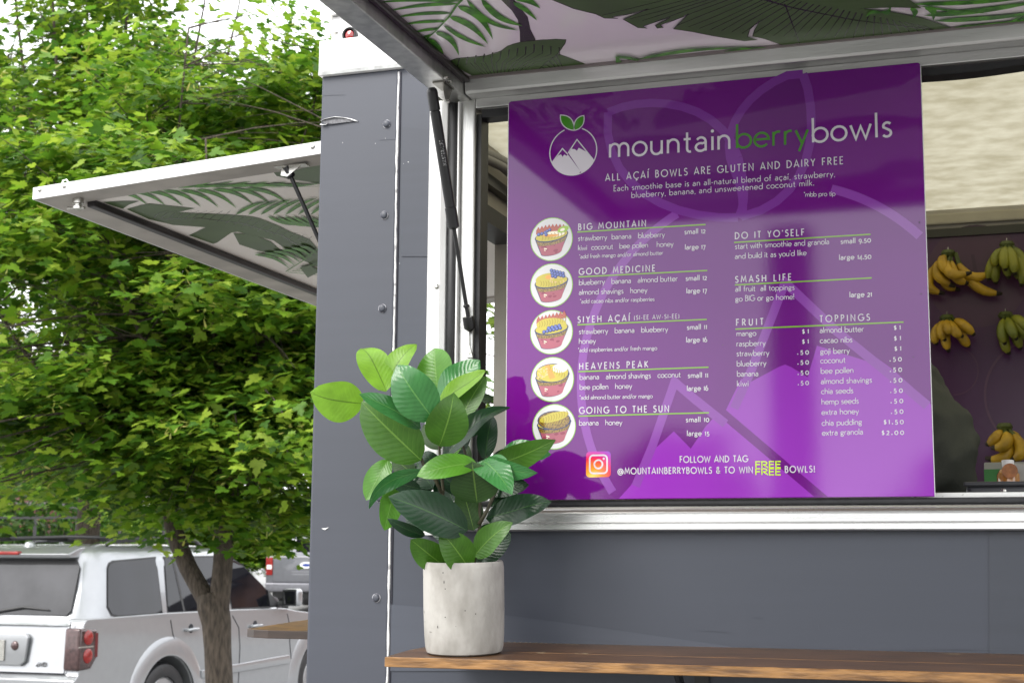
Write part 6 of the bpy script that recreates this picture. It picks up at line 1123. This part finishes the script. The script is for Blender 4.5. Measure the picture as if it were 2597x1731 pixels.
BY = 25.0; zl = onY(60, 1285, BY).z; xr = onY(118, 1300, BY).x
bb = thing('brick_building', 'low red brick building with a stone ledge and dark windows behind the shrub', 'building', (xr-6, BY+2, lotz(BY)))
m = MB(); m.box(xr-14, xr, BY, BY+2, lotz(BY)-.3, zl); m.build('brick_base', BRICK, bb)
m = MB(); m.box(xr-14.05, xr+.05, BY-.06, BY+2, zl, zl+.10); m.build('stone_ledge', mat('stone ledge', (.13, .12, .12), .9), bb)
m = MB(); m.box(xr-14, xr, BY+.05, BY+2, zl+.10, zl+1.9); m.build('upper_wall', BRICK, bb)
for i in range(5):
    xx = xr-.5-i*2.3; m = MB(); m.box(xx-1.6, xx, BY-.0, BY+.2, zl+.28, zl+1.5); fr_ = m.build('window', mat('dark red frame', (.10, .03, .035), .5), bb); m = MB(); m.box(xx-1.5, xx-.1, BY-.01, BY+.01, zl+.36, zl+1.42); m.build('pane', GLASS, fr_)
m = MB(); m.box(xr-14.2, xr+.2, BY-.2, BY+2.2, zl+1.9, zl+2.1); m.build('roof', PLAS, bb)
RY = 20.0; zr = onY(100, 1309, RY).z; ra = onY(-120, 1309, RY).x; rb_ = onY(420, 1309, RY).x
rail = thing('railing', 'black metal railing in front of the shrub and brick building', 'railing', ((ra+rb_)/2, RY, lotz(RY)))
m = MB(); m.box(ra, rb_, RY-.02, RY+.02, zr-.04, zr); m.build('top_rail', BLK, rail); m = MB(); m.box(ra, rb_, RY-.015, RY+.015, zr-.85, zr-.82); m.build('bottom_rail', BLK, rail)
for i in range(6):
    x = lerp(ra+.03, rb_-.03, i/5); m = MB(); m.box(x-.02, x+.02, RY-.021, RY+.021, lotz(RY)-.1, zr-.04); m.build('post', BLK, rail)
sp = onY(120, 1260, 22.5)
sh_ = thing('shrub', 'bright green broad shrub behind the black railing', 'shrub', (sp.x, 22.5, lotz(22.5)))
rg = np.random.default_rng(4); n = 5000; d = nrm(rg.normal(0, 1, (n, 3))); rad_ = rg.uniform(.55, 1.0, n)**.5; P = np.array([sp.x, 22.5, sp.z-.15])+d*rad_[:, None]*np.array([1.5, 1.1, .95]); P += rg.normal(0, .05, (n, 3))
Yd = nrm(d+rg.normal(0, .5, (n, 3))-np.array([0, 0, .2])); Xd = nrm(np.cross(Yd, np.array([0, 0, 1.])+rg.normal(0, .3, (n, 3)))); Zd = nrm(np.cross(Xd, Yd))
SHV = np.array([(0, 0, 0), (.25, .4, .03), (0, 1, 0), (-.25, .4, .03)]); SHF = np.array([(0, 1, 2), (0, 2, 3)])
o = ob('foliage', sc_mesh('foliage', P, Xd, Yd, Zd, rg.uniform(.12, .22, n), SHV, SHF), mat('shrub leaves', (.1, .2, .02), .5, island=[(0, (.02, .06, .008)), (.6, (.05, .14, .012)), (1, (.12, .24, .025))], trans=.3), sh_); o['kind'] = 'stuff'
m = MB()
for i in range(7): m.tube([(sp.x+.1*i-.3, 22.5, lotz(22.5)-.05), (sp.x+.25*i-.75, 22.5, sp.z-.1)], .02, 6)
m.build('stems', BARK, sh_)
pb_ = onY(150, 905, 60); fb = thing('pale_building', 'pale flat roofed building glimpsed through the gap in the leaves', 'building', (pb_.x, 64, lotz(60)))
m = MB(); m.box(pb_.x-9, pb_.x+3.5, 60, 70, lotz(60)-.2, pb_.z); m.build('wall', mat('cream render', (.55, .52, .45), .9, var=.1, scale=.5), fb); m = MB(); m.box(pb_.x-9.2, pb_.x+3.7, 59.8, 70.2, pb_.z, pb_.z+.4); m.build('roof', mat('pale roof edge', (.6, .58, .54), .8), fb)
for i in range(4):
    for j in range(2): m = MB(); m.box(pb_.x-8+i*3, pb_.x-6.6+i*3, 59.97, 60.0, 2.5+j*3, 4.0+j*3); m.build('window', GLASS, fb)
# ---- street trees and a pillar on the near side: they are what the glossy board and the car glass mirror
crown_me = maple1_crown; tk_c = Vector((fc.x, TD, 0))
bks = random.Random(2)
for i, (x, y, s_) in enumerate(((-16, -25, .95), (-11.5, -28, .85), (-6.5, -27, .9), (-1.5, -29, .82), (3.5, -27, .95), (8.5, -28, .9), (13.5, -26, 1.0), (-22, -24, 1.05))):
    t_ = thing('street_tree', ['leftmost','second','third','fourth','fifth','sixth','seventh','outermost far left'][i]+' street tree across the road behind the viewer, mirrored in the menu board', 'tree', (x, y, LOT-.02), 'street trees across the road')
    W[t_] = Vector((0, 0, 0)); m = MB(); m.tube([(0, 0, 0), (0, 0, 1.2), (.05, 0, 2.6*s_)], [.16, .11, .09], 10); ob('trunk', m.mesh('trunk', smooth='all'), BARK, t_)
    M_ = Matrix.Rotation(i*1.3, 4, 'Z') @ Matrix.Scale(s_, 4) @ Matrix.Translation((-tk_c.x, -tk_c.y, -.2)); o = ob('crown', crown_me, None, t_, M_); o['kind'] = 'stuff'
for i in range(7):
    c_ = onY(60+150*i, 1440, 46); o = bpy.data.objects['street_tree']; r_ = dup_tree(o, (c_.x, 46+(i % 3)*1.5, lotz(46)-.9)); r_['label'] = ['first', 'second', 'third', 'fourth', 'fifth', 'sixth', 'seventh'][i]+' dark tree from the left in the far row beyond the parking lot'; r_['group'] = 'far trees beyond the lot'; r_.rotation_euler = (0, 0, i*1.7); r_.scale = (1.5, 1.5, .95)
ob_ = thing('brick_building', 'orange brick building on the far right, mirrored in the side windows of the silver car', 'building', (12, 30, lotz(30)))
m = MB(); m.box(-3, 32, 27, 37, lotz(27)-.3, 5.8); m.build('wall', mat('orange brick wall', (.20, .10, .065), .85, var=.3, scale=3), ob_); m = MB(); m.box(-3.2, 32.2, 26.8, 37.2, 5.8, 6.1); m.build('roof', PLAS, ob_)
for i in range(8): m = MB(); m.box(-1+i*4, .8+i*4, 26.96, 27, 1.8, 3.6); m.build('window', GLASS, ob_)
pl_ = thing('pillar', 'square grey canopy pillar on the plaza mirrored as a dark band in the menu board', 'pillar', (-1.72, -9.0, .30))
m = MB(); m.box(-1.88, -1.56, -9.16, -8.84, .30, 4.4); m.build('shaft', mat('dark grey pillar', (.06, .06, .065), .6, var=.1), pl_); m = MB(); m.box(-1.95, -1.49, -9.23, -8.77, .301, .48); m.build('plinth', PAVE, pl_)
